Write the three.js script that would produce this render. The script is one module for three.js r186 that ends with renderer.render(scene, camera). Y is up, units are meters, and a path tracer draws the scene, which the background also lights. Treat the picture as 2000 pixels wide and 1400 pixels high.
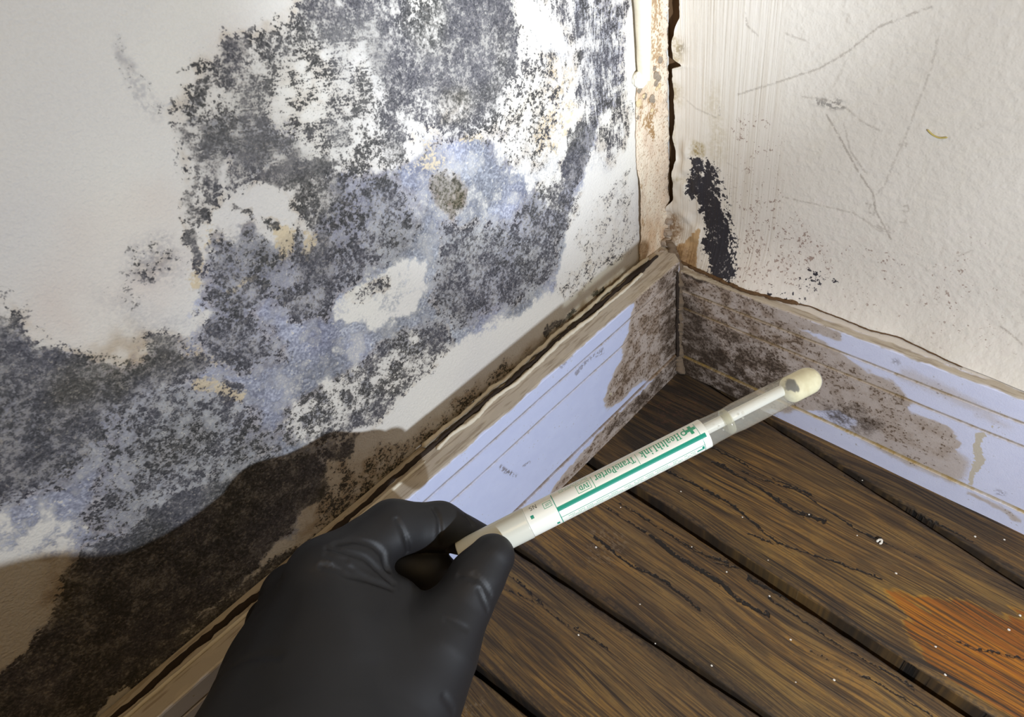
import * as THREE from 'three';
import { mergeGeometries } from 'three/addons/utils/BufferGeometryUtils.js';
import { RectAreaLightUniformsLib } from 'three/addons/lights/RectAreaLightUniformsLib.js';

// ---------------------------------------------------------------- camera, lights, exposure
const scene = new THREE.Scene();
scene.background = new THREE.Color(0x000000);
const camera = new THREE.PerspectiveCamera(56.6, 2000 / 1400, 0.01, 20);
camera.position.set(0.2580, 0.4166, 0.3636);
camera.up.set(-0.3948, 0.7189, -0.5720);
camera.lookAt(-0.3338, -0.2586, -0.0766);
scene.add(camera);
const renderer = new THREE.WebGLRenderer({ antialias: true });
renderer.toneMapping = THREE.LinearToneMapping;
renderer.toneMappingExposure = 1.0;
renderer.shadowMap.enabled = true;
RectAreaLightUniformsLib.init();
const LAMP = new THREE.Vector3(0.56, 0.305, 0.375);           // hand torch, just right of the camera
const ADDED_FLOOD_AIM = new THREE.Vector3(0.05, 0.145, 0.01);           // added flood from the same point, brightening lower in the corner
const AIM = new THREE.Vector3(0.0, 0.33, 0.085);              // its hot spot, high in the corner
const TORCH_COLOR = new THREE.Color(0.86, 0.95, 1.06);
const ROOM_COLOR = new THREE.Color(1.0, 0.72, 0.38);
const SPILL = 0.89, BEAM = 1.8, CEILING = 3.0;
function spot(intensity, angle, penumbra, aim) {
  const s = new THREE.SpotLight(TORCH_COLOR, intensity, 0, angle, penumbra, 2);
  s.position.copy(LAMP); s.target.position.copy(aim); s.castShadow = true; s.shadow.radius = 0.25;
  s.shadow.mapSize.set(2048, 2048); s.shadow.camera.near = 0.03;
  s.name = 'torch_light'; s.target.name = 'torch_target';
  scene.add(s); scene.add(s.target);
}
spot(SPILL, 1.12, 1.0, ADDED_FLOOD_AIM);
spot(BEAM, 0.30, 1.0, AIM);
const panelLight = new THREE.RectAreaLight(ROOM_COLOR, CEILING, 0.9, 0.9);
panelLight.position.set(0.9, 2.33, 0.9); panelLight.lookAt(0.9, 0, 0.9); panelLight.name = 'ceiling_light_glow';
scene.add(panelLight);

// ---------------------------------------------------------------- helpers
function mulberry(a) { return () => { a |= 0; a = a + 0x6D2B79F5 | 0; let t = Math.imul(a ^ a >>> 15, 1 | a); t = t + Math.imul(t ^ t >>> 7, 61 | t) ^ t; return ((t ^ t >>> 14) >>> 0) / 4294967296; }; }
const rnd = mulberry(20240611);
const TAB = new Float32Array(65536); for (let i = 0; i < 65536; i++) TAB[i] = rnd();
function vn(x, y) {
  const xf = Math.floor(x), yf = Math.floor(y); let u = x - xf, v = y - yf;
  u = u * u * (3 - 2 * u); v = v * v * (3 - 2 * v);
  const x0 = xf & 255, x1 = (xf + 1) & 255, y0 = (yf & 255) << 8, y1 = ((yf + 1) & 255) << 8;
  const a = TAB[y0 + x0], b = TAB[y0 + x1], c = TAB[y1 + x0], d = TAB[y1 + x1];
  return a + (b - a) * u + (c - a) * v + (a - b - c + d) * u * v;
}
function fbm(x, y, o) { let s = 0, a = 0.5, n = 0; for (let i = 0; i < o; i++) { s += a * vn(x, y); n += a; a *= 0.55; x = x * 2.03 + 17.3; y = y * 2.03 + 9.1; } return s / n; }
const clamp = (x, a = 0, b = 1) => x < a ? a : x > b ? b : x;
const sst = (a, b, x) => { const t = clamp((x - a) / (b - a)); return t * t * (3 - 2 * t); };
const lerp = (a, b, t) => a + (b - a) * t;
const even = (s, sd) => 1 / (1 + Math.exp(-1.7 * (s - 0.5) / sd));     // noise value -> roughly even 0..1

// A field is a coarse map, in millimetres over a surface, of how much of one kind of matter lies there.
class Field {
  constructor(w, h, k) { this.k = k; this.w = Math.ceil(w * k); this.h = Math.ceil(h * k); this.a = new Float32Array(this.w * this.h); }
  put(poly, value, blur, mode = 'max') {
    const k = this.k; let x0 = 1e9, x1 = -1e9, y0 = 1e9, y1 = -1e9;
    for (const [x, y] of poly) { x0 = Math.min(x0, x); x1 = Math.max(x1, x); y0 = Math.min(y0, y); y1 = Math.max(y1, y); }
    const pad = blur * 2 + 1; x0 = Math.floor((x0 - pad) * k); y0 = Math.floor((y0 - pad) * k); x1 = Math.ceil((x1 + pad) * k); y1 = Math.ceil((y1 + pad) * k);
    const W = x1 - x0, H = y1 - y0; let t = new Float32Array(W * H);
    for (let j = 0; j < H; j++) {
      const y = (j + y0 + 0.5) / k, xs = [];
      for (let i = 0; i < poly.length; i++) {
        const [ax, ay] = poly[i], [bx, by] = poly[(i + 1) % poly.length];
        if ((ay <= y) !== (by <= y)) xs.push(ax + (y - ay) / (by - ay) * (bx - ax));
      }
      xs.sort((a, b) => a - b);
      for (let q = 0; q + 1 < xs.length; q += 2) {
        const a = Math.max(0, Math.round(xs[q] * k - x0)), b = Math.min(W, Math.round(xs[q + 1] * k - x0));
        for (let i = a; i < b; i++) t[j * W + i] = 1;
      }
    }
    const r = Math.round(blur * k * 0.6);
    if (r > 0) for (let pass = 0; pass < 3; pass++) {
      const u = new Float32Array(W * H), n = 2 * r + 1;
      for (let j = 0; j < H; j++) { let s = 0; for (let i = -r; i < W; i++) { if (i + r < W) s += t[j * W + i + r]; if (i - r - 1 >= 0) s -= t[j * W + i - r - 1]; if (i >= 0) u[j * W + i] = s / n; } }
      t = new Float32Array(W * H);
      for (let i = 0; i < W; i++) { let s = 0; for (let j = -r; j < H; j++) { if (j + r < H) s += u[(j + r) * W + i]; if (j - r - 1 >= 0) s -= u[(j - r - 1) * W + i]; if (j >= 0) t[j * W + i] = s / n; } }
    }
    for (let j = 0; j < H; j++) { const jj = j + y0; if (jj < 0 || jj >= this.h) continue;
      for (let i = 0; i < W; i++) { const ii = i + x0; if (ii < 0 || ii >= this.w) continue;
        const q = jj * this.w + ii, v = t[j * W + i]; if (v <= 0.001) continue;
        if (mode === 'max') this.a[q] = Math.max(this.a[q], v * value); else if (mode === 'cut') this.a[q] *= 1 - v * value; else this.a[q] = lerp(this.a[q], value, v);
      } }
    return this;
  }
  line(pts, width, value, blur, mode) {                        // a stroke, as thin quads
    for (let i = 0; i + 1 < pts.length; i++) {
      const [ax, ay] = pts[i], [bx, by] = pts[i + 1], l = Math.hypot(bx - ax, by - ay) || 1, nx = -(by - ay) / l * width / 2, ny = (bx - ax) / l * width / 2, ex = (bx - ax) / l * width * 0.4, ey = (by - ay) / l * width * 0.4;
      this.put([[ax - ex + nx, ay - ey + ny], [bx + ex + nx, by + ey + ny], [bx + ex - nx, by + ey - ny], [ax - ex - nx, ay - ey - ny]], value, blur, mode);
    }
    return this;
  }
  at(x, y) {
    x = x * this.k - 0.5; y = y * this.k - 0.5;
    let i = Math.floor(x), j = Math.floor(y); const u = x - i, v = y - j;
    if (i < 0) i = 0; if (j < 0) j = 0; if (i > this.w - 2) i = this.w - 2; if (j > this.h - 2) j = this.h - 2;
    const q = j * this.w + i, a = this.a, p = a[q] + (a[q + 1] - a[q]) * u, s = a[q + this.w] + (a[q + this.w + 1] - a[q + this.w]) * u;
    return p + (s - p) * v;
  }
}
// paint a surface texture: fn(x mm, y mm, out[r,g,b]) in sRGB 0..255, optionally returns height 0..1
function surface(W, H, mmW, mmH, fn, wantBump) {
  const c = new Uint8Array(W * H * 4), b = wantBump ? new Uint8Array(W * H * 4) : null, o = [0, 0, 0];
  for (let j = 0; j < H; j++) for (let i = 0; i < W; i++) {
    const h = fn((i + 0.5) / W * mmW, (j + 0.5) / H * mmH, o), q = (j * W + i) * 4;
    c[q] = clamp(o[0], 0, 255); c[q + 1] = clamp(o[1], 0, 255); c[q + 2] = clamp(o[2], 0, 255); c[q + 3] = 255;
    if (b) { b[q] = b[q + 1] = b[q + 2] = clamp(h) * 255; b[q + 3] = 255; }
  }
  const mk = (d, srgb) => { const t = new THREE.DataTexture(d, W, H, THREE.RGBAFormat); t.magFilter = THREE.LinearFilter; t.minFilter = THREE.LinearFilter; t.wrapS = t.wrapT = THREE.RepeatWrapping; if (srgb) t.colorSpace = THREE.SRGBColorSpace; t.needsUpdate = true; return t; };
  return { map: mk(c, true), bump: b ? mk(b, false) : null };
}
function blend(o, r, g, b, a) { o[0] += (r - o[0]) * a; o[1] += (g - o[1]) * a; o[2] += (b - o[2]) * a; }

const std = (p) => new THREE.MeshStandardMaterial(p);
function geo(pos, uv, idx) {
  const g = new THREE.BufferGeometry();
  g.setAttribute('position', new THREE.Float32BufferAttribute(pos, 3));
  g.setAttribute('uv', new THREE.Float32BufferAttribute(uv, 2));
  g.setIndex(idx); g.computeVertexNormals(); return g;
}
function mesh(name, g, m, parent = scene) { const o = new THREE.Mesh(g, m); o.name = name; o.castShadow = o.receiveShadow = true; parent.add(o); return o; }
function group(name, data) { const o = new THREE.Group(); o.name = name; o.userData = data; scene.add(o); return o; }
function structure(name, label, category) { return group(name, { kind: 'structure', label, category }); }
function box(x0, x1, y0, y1, z0, z1) { const g = new THREE.BoxGeometry(x1 - x0, y1 - y0, z1 - z0); g.translate((x0 + x1) / 2, (y0 + y1) / 2, (z0 + z1) / 2); return g; }
// closed thin sheet: front(u,v) -> [x,y,z] and back(u,v); uvOf(p) -> [u,v]
function sheet(nu, nv, front, back, uvOf) {
  const pos = [], uv = [], idx = [], N = (nu + 1) * (nv + 1);
  for (let s = 0; s < 2; s++) for (let j = 0; j <= nv; j++) for (let i = 0; i <= nu; i++) { const p = (s ? back : front)(i / nu, j / nv); pos.push(...p); uv.push(...uvOf(p, i / nu, j / nv)); }
  const id = (s, i, j) => s * N + j * (nu + 1) + i;
  for (let j = 0; j < nv; j++) for (let i = 0; i < nu; i++) {
    idx.push(id(0, i, j), id(0, i + 1, j), id(0, i + 1, j + 1), id(0, i, j), id(0, i + 1, j + 1), id(0, i, j + 1));
    idx.push(id(1, i, j), id(1, i + 1, j + 1), id(1, i + 1, j), id(1, i, j), id(1, i, j + 1), id(1, i + 1, j + 1));
  }
  const rim = (a, b, c, d) => idx.push(a, c, b, b, c, d);
  for (let i = 0; i < nu; i++) { rim(id(0, i, 0), id(0, i + 1, 0), id(1, i, 0), id(1, i + 1, 0)); rim(id(0, i + 1, nv), id(0, i, nv), id(1, i + 1, nv), id(1, i, nv)); }
  for (let j = 0; j < nv; j++) { rim(id(0, 0, j + 1), id(0, 0, j), id(1, 0, j + 1), id(1, 0, j)); rim(id(0, nu, j), id(0, nu, j + 1), id(1, nu, j), id(1, nu, j + 1)); }
  return geo(pos, uv, idx);
}
// piecewise-linear curve through [[key, value], ...]
function curve(pts) { return (x) => { if (x <= pts[0][0]) return pts[0][1]; for (let i = 0; i + 1 < pts.length; i++) if (x <= pts[i + 1][0]) { const t = (x - pts[i][0]) / (pts[i + 1][0] - pts[i][0]); return lerp(pts[i][1], pts[i + 1][1], t); } return pts[pts.length - 1][1]; }; }
// sweep a tube of varying radius along points
function rope(pts, radius, seg = 60, ring = 8, rough = 0, squash = 1) {
  const c = new THREE.CatmullRomCurve3(pts.map(p => new THREE.Vector3(...p))), fr = c.computeFrenetFrames(seg, false), pos = [], uv = [], idx = [];
  for (let i = 0; i <= seg; i++) {
    const p = c.getPointAt(i / seg); const r = typeof radius === 'function' ? radius(i / seg) : radius;
    for (let k = 0; k <= ring; k++) { const a = (k % ring) / ring * Math.PI * 2, rr = r * (1 + rough * (vn(i * 0.7 + k % ring * 1.3, (k % ring) * 0.9 + 3) - 0.5) * 2) * ((i === 0 || i === seg) ? 0.15 : 1);
      const q = p.clone().addScaledVector(fr.normals[i], Math.cos(a) * rr).addScaledVector(fr.binormals[i], Math.sin(a) * rr * squash); pos.push(q.x, q.y, q.z); uv.push(i / seg, k / ring); }
  }
  for (let i = 0; i < seg; i++) for (let k = 0; k < ring; k++) { const a = i * (ring + 1) + k, b = a + ring + 1; idx.push(a, a + 1, b, b, a + 1, b + 1); }
  return geo(pos, uv, idx);
}

// ---------------------------------------------------------------- room shell
const PLAIN = std({ color: 0xcfc6b6, roughness: 0.75 });
const CEIL = std({ color: 0xd8d2c6, roughness: 0.9 });
const SUB = std({ color: 0x5c4328, roughness: 0.95 });          // bare, rotten substrate behind the paint
const R1 = 2.6, TOP = 2.4;

// ================================================================ left wall with its mould (z, y in mm)
const LW = 600, LH = 500;
const F = {}; for (const n of ['black', 'slate', 'tan', 'brown', 'pink', 'veil', 'streak', 'brush']) F[n] = new Field(LW, LH, 2);
const leftOps = [
  // field, amount, blur mm, mode, outline
  ['pink', 0.5, 9, 'max', [[338.3,328.8],[307,314.3],[308.1,294.6],[327.5,277.2],[356.2,271.7],[369,294.2],[366.9,310.9],[351.2,313.8]]],
  ['pink', 0.3, 8, 'max', [[236.4,359.1],[219.9,354],[240.8,349.7],[261.7,347.9],[278,344.8],[295.4,335.2],[295.2,342.6],[267.5,357]]],
  ['veil', 0.35, 6, 'max', [[348,298.4],[338.2,291.9],[335.9,277.8],[325.3,264.8],[327.9,255.5],[341.9,263.4],[349,276.9],[351.7,289]]],
  // brushed grey mould, upper middle
  ['black', 0.5, 3.5, 'max', [[283,348.6],[265.1,353.6],[242.9,355],[228.3,356.6],[222.1,365.3],[117.4,335.8],[125,310.6],[123,295],[138.7,277.3],[151.4,271.7],[171.6,277.4],[190.8,281.3],[215.8,282.7],[237.6,287],[249.5,297.8],[267.1,304.1],[276.2,305.2],[290.5,304.6],[302.5,300.8],[305.2,309.1],[298.1,326.6],[291.6,339.2]]],
  ['brush', 1, 5, 'max', [[266.5,338.4],[232.6,347],[198.5,343.5],[200.5,323.5],[225.8,302.2],[249.1,298.8],[266.6,305],[292.5,317.7],[289.7,334.6],[273.8,332.7]]],
  ['black', 0.36, 5, 'set', [[247.7,335],[225.6,340.7],[207.4,334.4],[217.1,316.8],[242.1,302.5],[264.8,306.4],[272.3,327]]],
  ['black', 0.8, 5, 'max', [[187.4,335.9],[163.7,344.9],[121.7,332.6],[124.9,303.2],[139.8,280.5],[157.4,277.1],[172.1,287.4],[184.9,299],[192.8,320.7]]],
  ['black', 0.62, 4, 'max', [[213,340.4],[184.8,335],[184.9,299],[207.8,303.8],[212.5,321.5]]],
  ['black', 0.62, 2, 'max', [[284.3,347.3],[273,346.6],[274.5,339.7],[282.5,336.3],[287.6,338.5]]],
  ['black', 0.72, 2, 'max', [[265.5,352.9],[256.8,353.4],[256.2,345.9],[264.1,343.2],[269.6,349]]],
  ['black', 0.7, 2.5, 'max', [[230.4,357.3],[213.5,357.5],[220.5,346.7],[231.9,348.6]]],
  ['black', 0.72, 2.5, 'max', [[288,335.8],[278.5,327.7],[272.1,322.8],[250.4,313.1],[255.9,306.7],[269.7,308.7],[281.9,316.8],[289.8,322.7],[290.6,329.1]]],
  ['black', 0.78, 1.8, 'max', [[293.3,337.1],[291.1,331.3],[295,318.9],[302.2,307.5],[301.8,298.1],[305.3,297.7],[307.3,308],[307.1,312.3],[301.1,315.6],[296.4,327.8]]],
  ['black', 0.97, 1.2, 'max', [[306,299.3],[302.6,298.6],[304.3,292.4],[308.5,287.6],[310.3,283.3],[312.5,285.1],[309.9,293.3]]],
  ['tan', 0.95, 1.5, 'max', [[301.3,297.8],[302.1,291.1],[304.7,287.8],[307.4,287],[311.1,281.7],[314.9,276.4],[317.2,278],[312.7,284],[307.6,287.1],[304,292.2]]],
  ['black', 0.97, 1.5, 'max', [[275.8,306.1],[266.2,305.9],[252.1,309.4],[256.6,302.4],[243.6,299],[238.1,295.9],[246,293.6],[257.4,292.1],[269,297.4]]],
  ['black', 0.8, 3, 'max', [[260.3,297.2],[240.1,294.4],[237.4,280.5],[251.3,274.8],[260.8,272.2],[263.7,286.8]]],
  ['black', 0.72, 3, 'max', [[270.6,280.4],[255.4,271.8],[252.2,258.9],[267.1,244.8],[277,248.4],[279.3,261.5]]],
  ['black', 0.75, 3, 'max', [[216,297.8],[198.9,295.1],[204.3,279.8],[216.6,280.5],[219.2,289.4]]],
  ['brown', 0.5, 4, 'max', [[180.7,302.2],[165.3,298.5],[159.3,283.3],[178.7,287.7]]],
  // slate-blue film
  ['slate', 0.9, 4, 'max', [[312.1,279.8],[302.5,290.2],[290.2,291.5],[280.5,275.8],[264.2,276.8],[249.5,279.1],[246.8,291.6],[231.6,287.8],[205.1,277.5],[199.4,280.1],[191.5,284.2],[174.7,278.8],[150.3,261.3],[139,242.4],[124.8,218.9],[115.3,196.1],[97.9,228.9],[81.3,245.6],[66.6,240.9],[72.2,223.5],[86.4,209.6],[106.5,191.2],[116.5,161.9],[124.1,147.9],[154.8,154],[197.1,163.7],[228.6,167.5],[255.2,177.1],[279.1,157],[303.9,159.6],[322.1,133.4],[372.6,122.2],[418.6,122.9],[437.6,122.2],[457.2,97.7],[483.8,160.6],[382.9,308.9],[374.9,298.6],[369.9,281.3],[358.1,265.1],[344.5,262.6],[329.6,256.8],[318.7,268.4]]],
  ['slate', 0.5, 6, 'max', [[290.8,339.8],[269.6,327.9],[247.5,314],[262.6,303],[289,316],[293.1,328.2]]],
  ['black', 0.46, 5, 'max', [[243.6,286.3],[218.2,276],[203.2,254.2],[218.7,238.9],[250.8,240.2],[275.7,238.4],[256.3,269.6]]],
  ['black', 0.6, 4, 'max', [[232.4,285.7],[211.3,277.9],[214.5,260.3],[236.3,261],[240.1,274.1]]],
  ['black', 0.5, 4, 'max', [[197.7,239.1],[157.7,216.4],[125.9,202],[116.2,177.7],[124.6,158.8],[162,163.1],[202,175.4],[217.4,201.3],[204.7,217.3]]],
  ['black', 0.62, 4, 'max', [[148.9,218.3],[121.5,224],[99.4,219.6],[93,198.6],[115.6,181.2],[144.8,198.4]]],
  ['black', 0.78, 3, 'max', [[98,241.9],[83.2,248.6],[68.4,242.3],[68.7,231.4],[80.4,217.2],[101.1,209.3],[104.9,225.7]]],
  ['black', 0.55, 3, 'max', [[302.1,291.1],[284.5,288.3],[280.4,265],[296.7,253],[312.4,252.6],[315.9,269.2]]],
  ['black', 0.6, 3, 'max', [[288.5,259],[269.6,252.4],[262.4,241.7],[273.3,230.4],[290.7,242.9]]],
  ['brown', 0.9, 2, 'max', [[194.6,263.6],[189,264.1],[177.7,257],[174.8,248.1],[180.3,241.9],[189.3,236.9],[193.4,243.5],[196.9,252.3]]],
  ['black', 0.72, 2, 'max', [[194.6,263.6],[189,264.1],[177.7,257],[174.8,248.1],[180.3,241.9],[189.3,236.9],[193.4,243.5],[196.9,252.3]]],
  ['tan', 0.5, 4, 'max', [[200.8,280.7],[192.9,284.9],[182,277.3],[179.7,262.4],[192.9,264.7],[200.3,272.5]]],
  ['tan', 0.6, 2, 'max', [[174.7,278.8],[158.6,272.7],[157.9,268.5],[172.9,273.1]]],
  // black lower left
  ['black', 0.8, 5, 'max', [[379.9,313.3],[372.5,304.8],[373.5,292.8],[369.4,282.1],[361.7,269.3],[355.2,262.7],[341.5,260.2],[334.6,251.9],[340.8,244.9],[356.6,249.2],[368.6,250.9],[382.2,238.8],[398.3,236],[409,237.8],[423.9,248.6]]],
  ['brown', 0.6, 6, 'max', [[358.9,273.9],[346.1,274.8],[338.8,261],[329.6,247.9],[335.2,246.4],[352,257.2],[387.5,259.4],[384.3,276.1]]],
  ['black', 0.93, 2.5, 'max', [[373.5,292.8],[366.8,280.1],[367.5,272.8],[356.4,267.9],[357.2,263],[367.7,266],[376.2,277.2],[377.7,286.2]]],
  ['black', 0.85, 2.5, 'max', [[340.7,269.4],[337.7,262.9],[337.8,254.5],[330.2,251.3],[330.1,242.2],[339.2,243.5],[344.8,254.2],[346,263.8]]],
  ['black', 0.85, 3, 'max', [[386.2,252.2],[378.7,248],[383.4,236.8],[391,238]]],
  ['black', 0.55, 4, 'max', [[318.7,268.4],[302.7,251.4],[299.6,224],[321.3,235],[331.3,249.2]]],
  ['black', 0.42, 4, 'max', [[368.8,254],[345.5,248.9],[327.7,217.2],[320.1,180],[342.8,187.3],[369.6,196.7],[393.6,197.3],[406.6,205.8],[384.6,234.7]]],
  // pale flakes and patches left between
  ['slate', 0.85, 2, 'cut', [[270.6,233.2],[258.2,237.3],[239.7,236.2],[221.5,231.1],[211.5,224.3],[216.9,211.5],[229.7,202.7],[250.8,207.3],[267.9,219.9]]],
  ['black', 0.75, 2, 'cut', [[270.6,233.2],[258.2,237.3],[239.7,236.2],[221.5,231.1],[211.5,224.3],[216.9,211.5],[229.7,202.7],[250.8,207.3],[267.9,219.9]]],
  ['black', 0.4, 2, 'max', [[261.1,237.7],[235.4,230.3],[234.6,223.3],[255.8,227.8]]],
  ['slate', 0.85, 2, 'cut', [[285,301.7],[273.4,301],[265.2,294.9],[266.1,285.5],[270.2,280.2],[280.8,280.6],[287.4,292.4]]],
  ['black', 0.85, 2, 'cut', [[285,301.7],[273.4,301],[265.2,294.9],[266.1,285.5],[270.2,280.2],[280.8,280.6],[287.4,292.4]]],
  ['black', 0.85, 1.4, 'max', [[283.6,287.8],[275.8,285.9],[275.6,280.7],[281.6,281.6]]],
  ['tan', 0.9, 1.8, 'max', [[266.4,278],[261.4,275.7],[263.7,265.7],[270.5,262.9],[270.6,269.9]]],
  ['tan', 0.8, 2.2, 'max', [[279.7,285.6],[271.7,279],[276.2,270.5],[282.4,267.6],[281.9,274],[280.6,281]]],
  ['tan', 0.85, 1.6, 'max', [[339.1,242.8],[334.7,238.2],[331.9,229.4],[325.5,221.5],[318.2,219.9],[327.5,217.7],[334.6,224.1],[337.7,232.7],[339.9,238.5]]],
  ['black', 0.95, 1.5, 'max', [[333,236.8],[329,230.1],[321.7,223.9],[325.3,221.9],[331.9,229.4]]],
  ['tan', 0.5, 4, 'max', [[339.9,259],[334.6,251.9],[329.6,238.6],[324.9,238],[328.5,250],[335.1,259.5]]],
  ['tan', 0.9, 1, 'max', [[304.8,269.8],[296.8,268.6],[296.3,265.5],[305.1,266.7]]],
  ['tan', 0.4, 4, 'max', [[105.2,285.7],[81.7,274.1],[85.9,252.2],[105.8,236],[121.9,243.6],[123.5,256.5],[104.7,266]]],
  ['black', 0.9, 3, 'cut', [[199.6,293],[184.6,290.2],[180.7,281.5],[191.5,279],[206.2,283.3]]],
  ['black', 0.9, 2, 'cut', [[282,321.1],[281,318.5],[287.3,310.8],[293.6,302.9],[294.9,304.7],[287.8,313.2]]],
  // fine salt-and-pepper, lower middle
  ['slate', 0.6, 3, 'cut', [[320.6,188.5],[311.3,198.8],[287.2,198.1],[262.5,194.5],[237.1,197.2],[219.2,184.1],[218,163.3],[250.8,148.3],[279.7,151],[301.3,165.5]]],
  ['black', 0.5, 3, 'max', [[320.6,188.5],[311.3,198.8],[287.2,198.1],[262.5,194.5],[237.1,197.2],[210.9,185.7],[213.7,164],[247.3,158.1],[276.4,150],[301.3,165.5]]],
  // streaky top right
  ['streak', 1, 6, 'max', [[120.7,336.7],[29.9,311],[28.7,254.1],[34.7,202.5],[92.5,202],[101.6,234],[84.2,257.6],[114.8,297.1]]],
  ['black', 0.36, 5, 'max', [[117.4,335.8],[36.7,313],[36.9,280.8],[43.3,262.6],[37.5,225],[56.5,202],[77.5,239.2],[88.4,259.3],[80.9,279.5],[97.3,306.3]]],
  ['black', 0.42, 4, 'max', [[86.5,322.4],[67,316.7],[67.1,282.8],[74.7,259.7],[85,281]]],
  ['slate', 0.45, 4, 'max', [[93.1,328.9],[38.9,313.6],[37.3,275.3],[53,238.3],[81.1,247.1],[75.9,283.2]]],
  ['black', 0.42, 4, 'max', [[72.1,279],[50.1,268.1],[48.4,233.1],[77.5,239.2],[83.3,263.2]]],
  ['veil', 0.5, 6, 'max', [[172.2,275.5],[135.8,273.3],[98.6,251.5],[90,218.4],[99.2,190.8],[125.9,202],[148.5,253.1]]], ['black', 0.22, 5, 'max', [[143.3,302.5],[100,291.8],[82.5,268.7],[119.7,233],[149.2,250.4],[159.4,269.7]]], ['veil', 0.4, 5, 'max', [[120.3,323.2],[37.9,297.7],[38.5,225.4],[61.9,201],[84.1,225.8],[111.5,274.5]]],
  ['black', 0.35, 3, 'max', [[129.4,299.9],[111.9,311.1],[108,292.1],[101.8,281.8],[120.1,272.4],[136.4,270.8]]],
  ['black', 0.3, 3, 'max', [[152.7,266.7],[103.3,274],[100.8,264.4],[136.5,253.4]]],
  ['black', 0.95, 2.5, 'cut', [[122.2,322.6],[106.5,318.9],[104.9,303.8],[98.5,288.6],[111.5,294.6],[118.2,308.3]]],
  ['black', 0.1, 3, 'max', [[79.2,187.6],[40.8,194.3],[39.3,131.8],[75.1,131.3],[102.5,169.5]]],
  ['veil', 0.4, 3, 'max', [[57.9,187.7],[49.1,194.6],[50,163.7],[57.8,159.8]]],
  ['black', 0.3, 1.5, 'max', [[73.9,141.7],[54,137],[52.8,130.9],[69.2,132.1]]],
  ['black', 0.25, 3, 'max', [[126,151.3],[84,150.1],[80.9,130.5],[118.9,133.4]]],
  ['black', 0.99, 1.2, 'max', [[275.1,305.1],[266.5,305.4],[254.2,307.7],[255.8,302.5],[243.5,299.4],[238.7,296.6],[245.5,294.6],[256.6,293.8],[268.3,297.4]]], ['black', 0.9, 2, 'max', [[263,273.5],[253.1,270.5],[255.7,261],[265.1,249.4],[273.8,249.2],[272.8,260.2]]],
  ['black', 0.95, 1.2, 'max', [[291.9,301.9],[286.3,295.4],[287.2,291.8],[290.6,295.3]]], ['tan', 1, 1.6, 'max', [[266.4,278],[260.8,275.9],[263.2,265.5],[270.3,262],[271,270.1]]], ['tan', 1, 2, 'max', [[279.7,285.6],[271.1,279.2],[275.8,270.3],[282.3,266.7],[282.5,273.8]]], ['black', 0.8, 1.2, 'cut', [[266.8,278.3],[260.8,275.9],[262.7,267.9],[268.1,265.7],[269.8,270.5]]], ['black', 0.8, 1.4, 'cut', [[279.7,284],[272.4,278.8],[277.9,270.2],[281.3,270.9]]],
  ['tan', 1, 1.4, 'max', [[301.3,297.8],[301.7,290.9],[304.7,287.3],[307.5,286.5],[311.1,281.7],[315.4,275.5],[317.4,277.6],[312.5,283.9],[307.6,287.1],[304,292.2]]], ['black', 1, 1, 'max', [[305.9,299],[302.6,298.6],[304.5,292.5],[308.6,287.7],[310.3,283.7],[312.5,285.1],[309.7,293.2]]],
  ['tan', 1, 1.2, 'max', [[339.1,242.8],[334.7,238.2],[332,229.1],[325.8,221],[317.9,219.6],[327.7,217.2],[334.9,223.6],[337.9,232.3]]], ['black', 1, 1.2, 'max', [[332.6,236.7],[329.1,229.9],[321.2,223.8],[325.1,222.4],[331.4,229.3]]], ['tan', 0.7, 1, 'max', [[339,258.2],[336.5,256.9],[336,253.6],[337.9,251],[340.2,252.8],[340,255.6]]], ['black', 1, 0.8, 'max', [[338.4,256],[337.1,255],[338.1,253.2],[339.3,253.9]]],
  ['slate', 0.15, 9, 'cut', [[231.6,287.8],[195.2,278.1],[140.7,252.4],[128.9,231],[149.6,215.3],[192.3,232.9],[217.2,261.7]]], ['slate', 0.2, 9, 'cut', [[299.6,224],[261.1,214.8],[257.3,190.4],[297.2,189.8],[315.4,202.5]]],
  // faint marks on the sound paint
  ['black', 0.17, 4, 'max', [[328,304.1],[315.5,299],[316.2,289.9],[321.3,284.5],[330.2,287.8],[332.4,296.5]]],
  ['veil', 0.95, 5, 'max', [[328.3,304.7],[315.3,299.3],[315.8,289.7],[321.3,283.7],[330.3,287.7],[332.9,296.8]]],
  ['veil', 0.8, 2, 'max', [[299.4,366.4],[296.8,365.5],[299.1,354.8],[298.6,346.7],[294.9,339.7],[297.7,338.1],[301.8,344.4],[303.3,353]]],
  ['black', 0.1, 2, 'max', [[299.4,366.4],[296.8,365.5],[299.1,354.8],[298.6,346.7],[294.9,339.7],[297.7,338.1],[301.8,344.4],[303.3,353]]],
  ['black', 0.08, 5, 'max', [[343.9,295.7],[335.7,292.7],[337.9,281.8],[347.2,283.3]]],
  // below: black carpet of mould and clean islands
  ['black', 0.93, 2.5, 'max', [[308,163.7],[309.2,147.3],[314,145.6],[313.5,133.3],[324.5,133.9],[342.1,133],[372.6,122.2],[396.3,122.6],[417.5,119.8],[437.4,115.7],[457.2,97.7],[485.3,164.1],[477.6,175.4],[458.5,174.2],[444.9,177.3],[433.7,184.8],[424.9,193.7],[415.9,197.8],[409.8,199.8],[395,194.9],[369.9,196.2],[340.3,186.6],[317.9,171.6]]],
  ['black', 0.8, 2, 'max', [[306.7,164.5],[285.5,154.4],[291.9,147.4],[304.2,151]]],
  ['brown', 0.6, 4, 'max', [[416.7,214.9],[410.7,199],[426.1,177.5],[437.6,177],[430.7,197.9]]],
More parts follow.
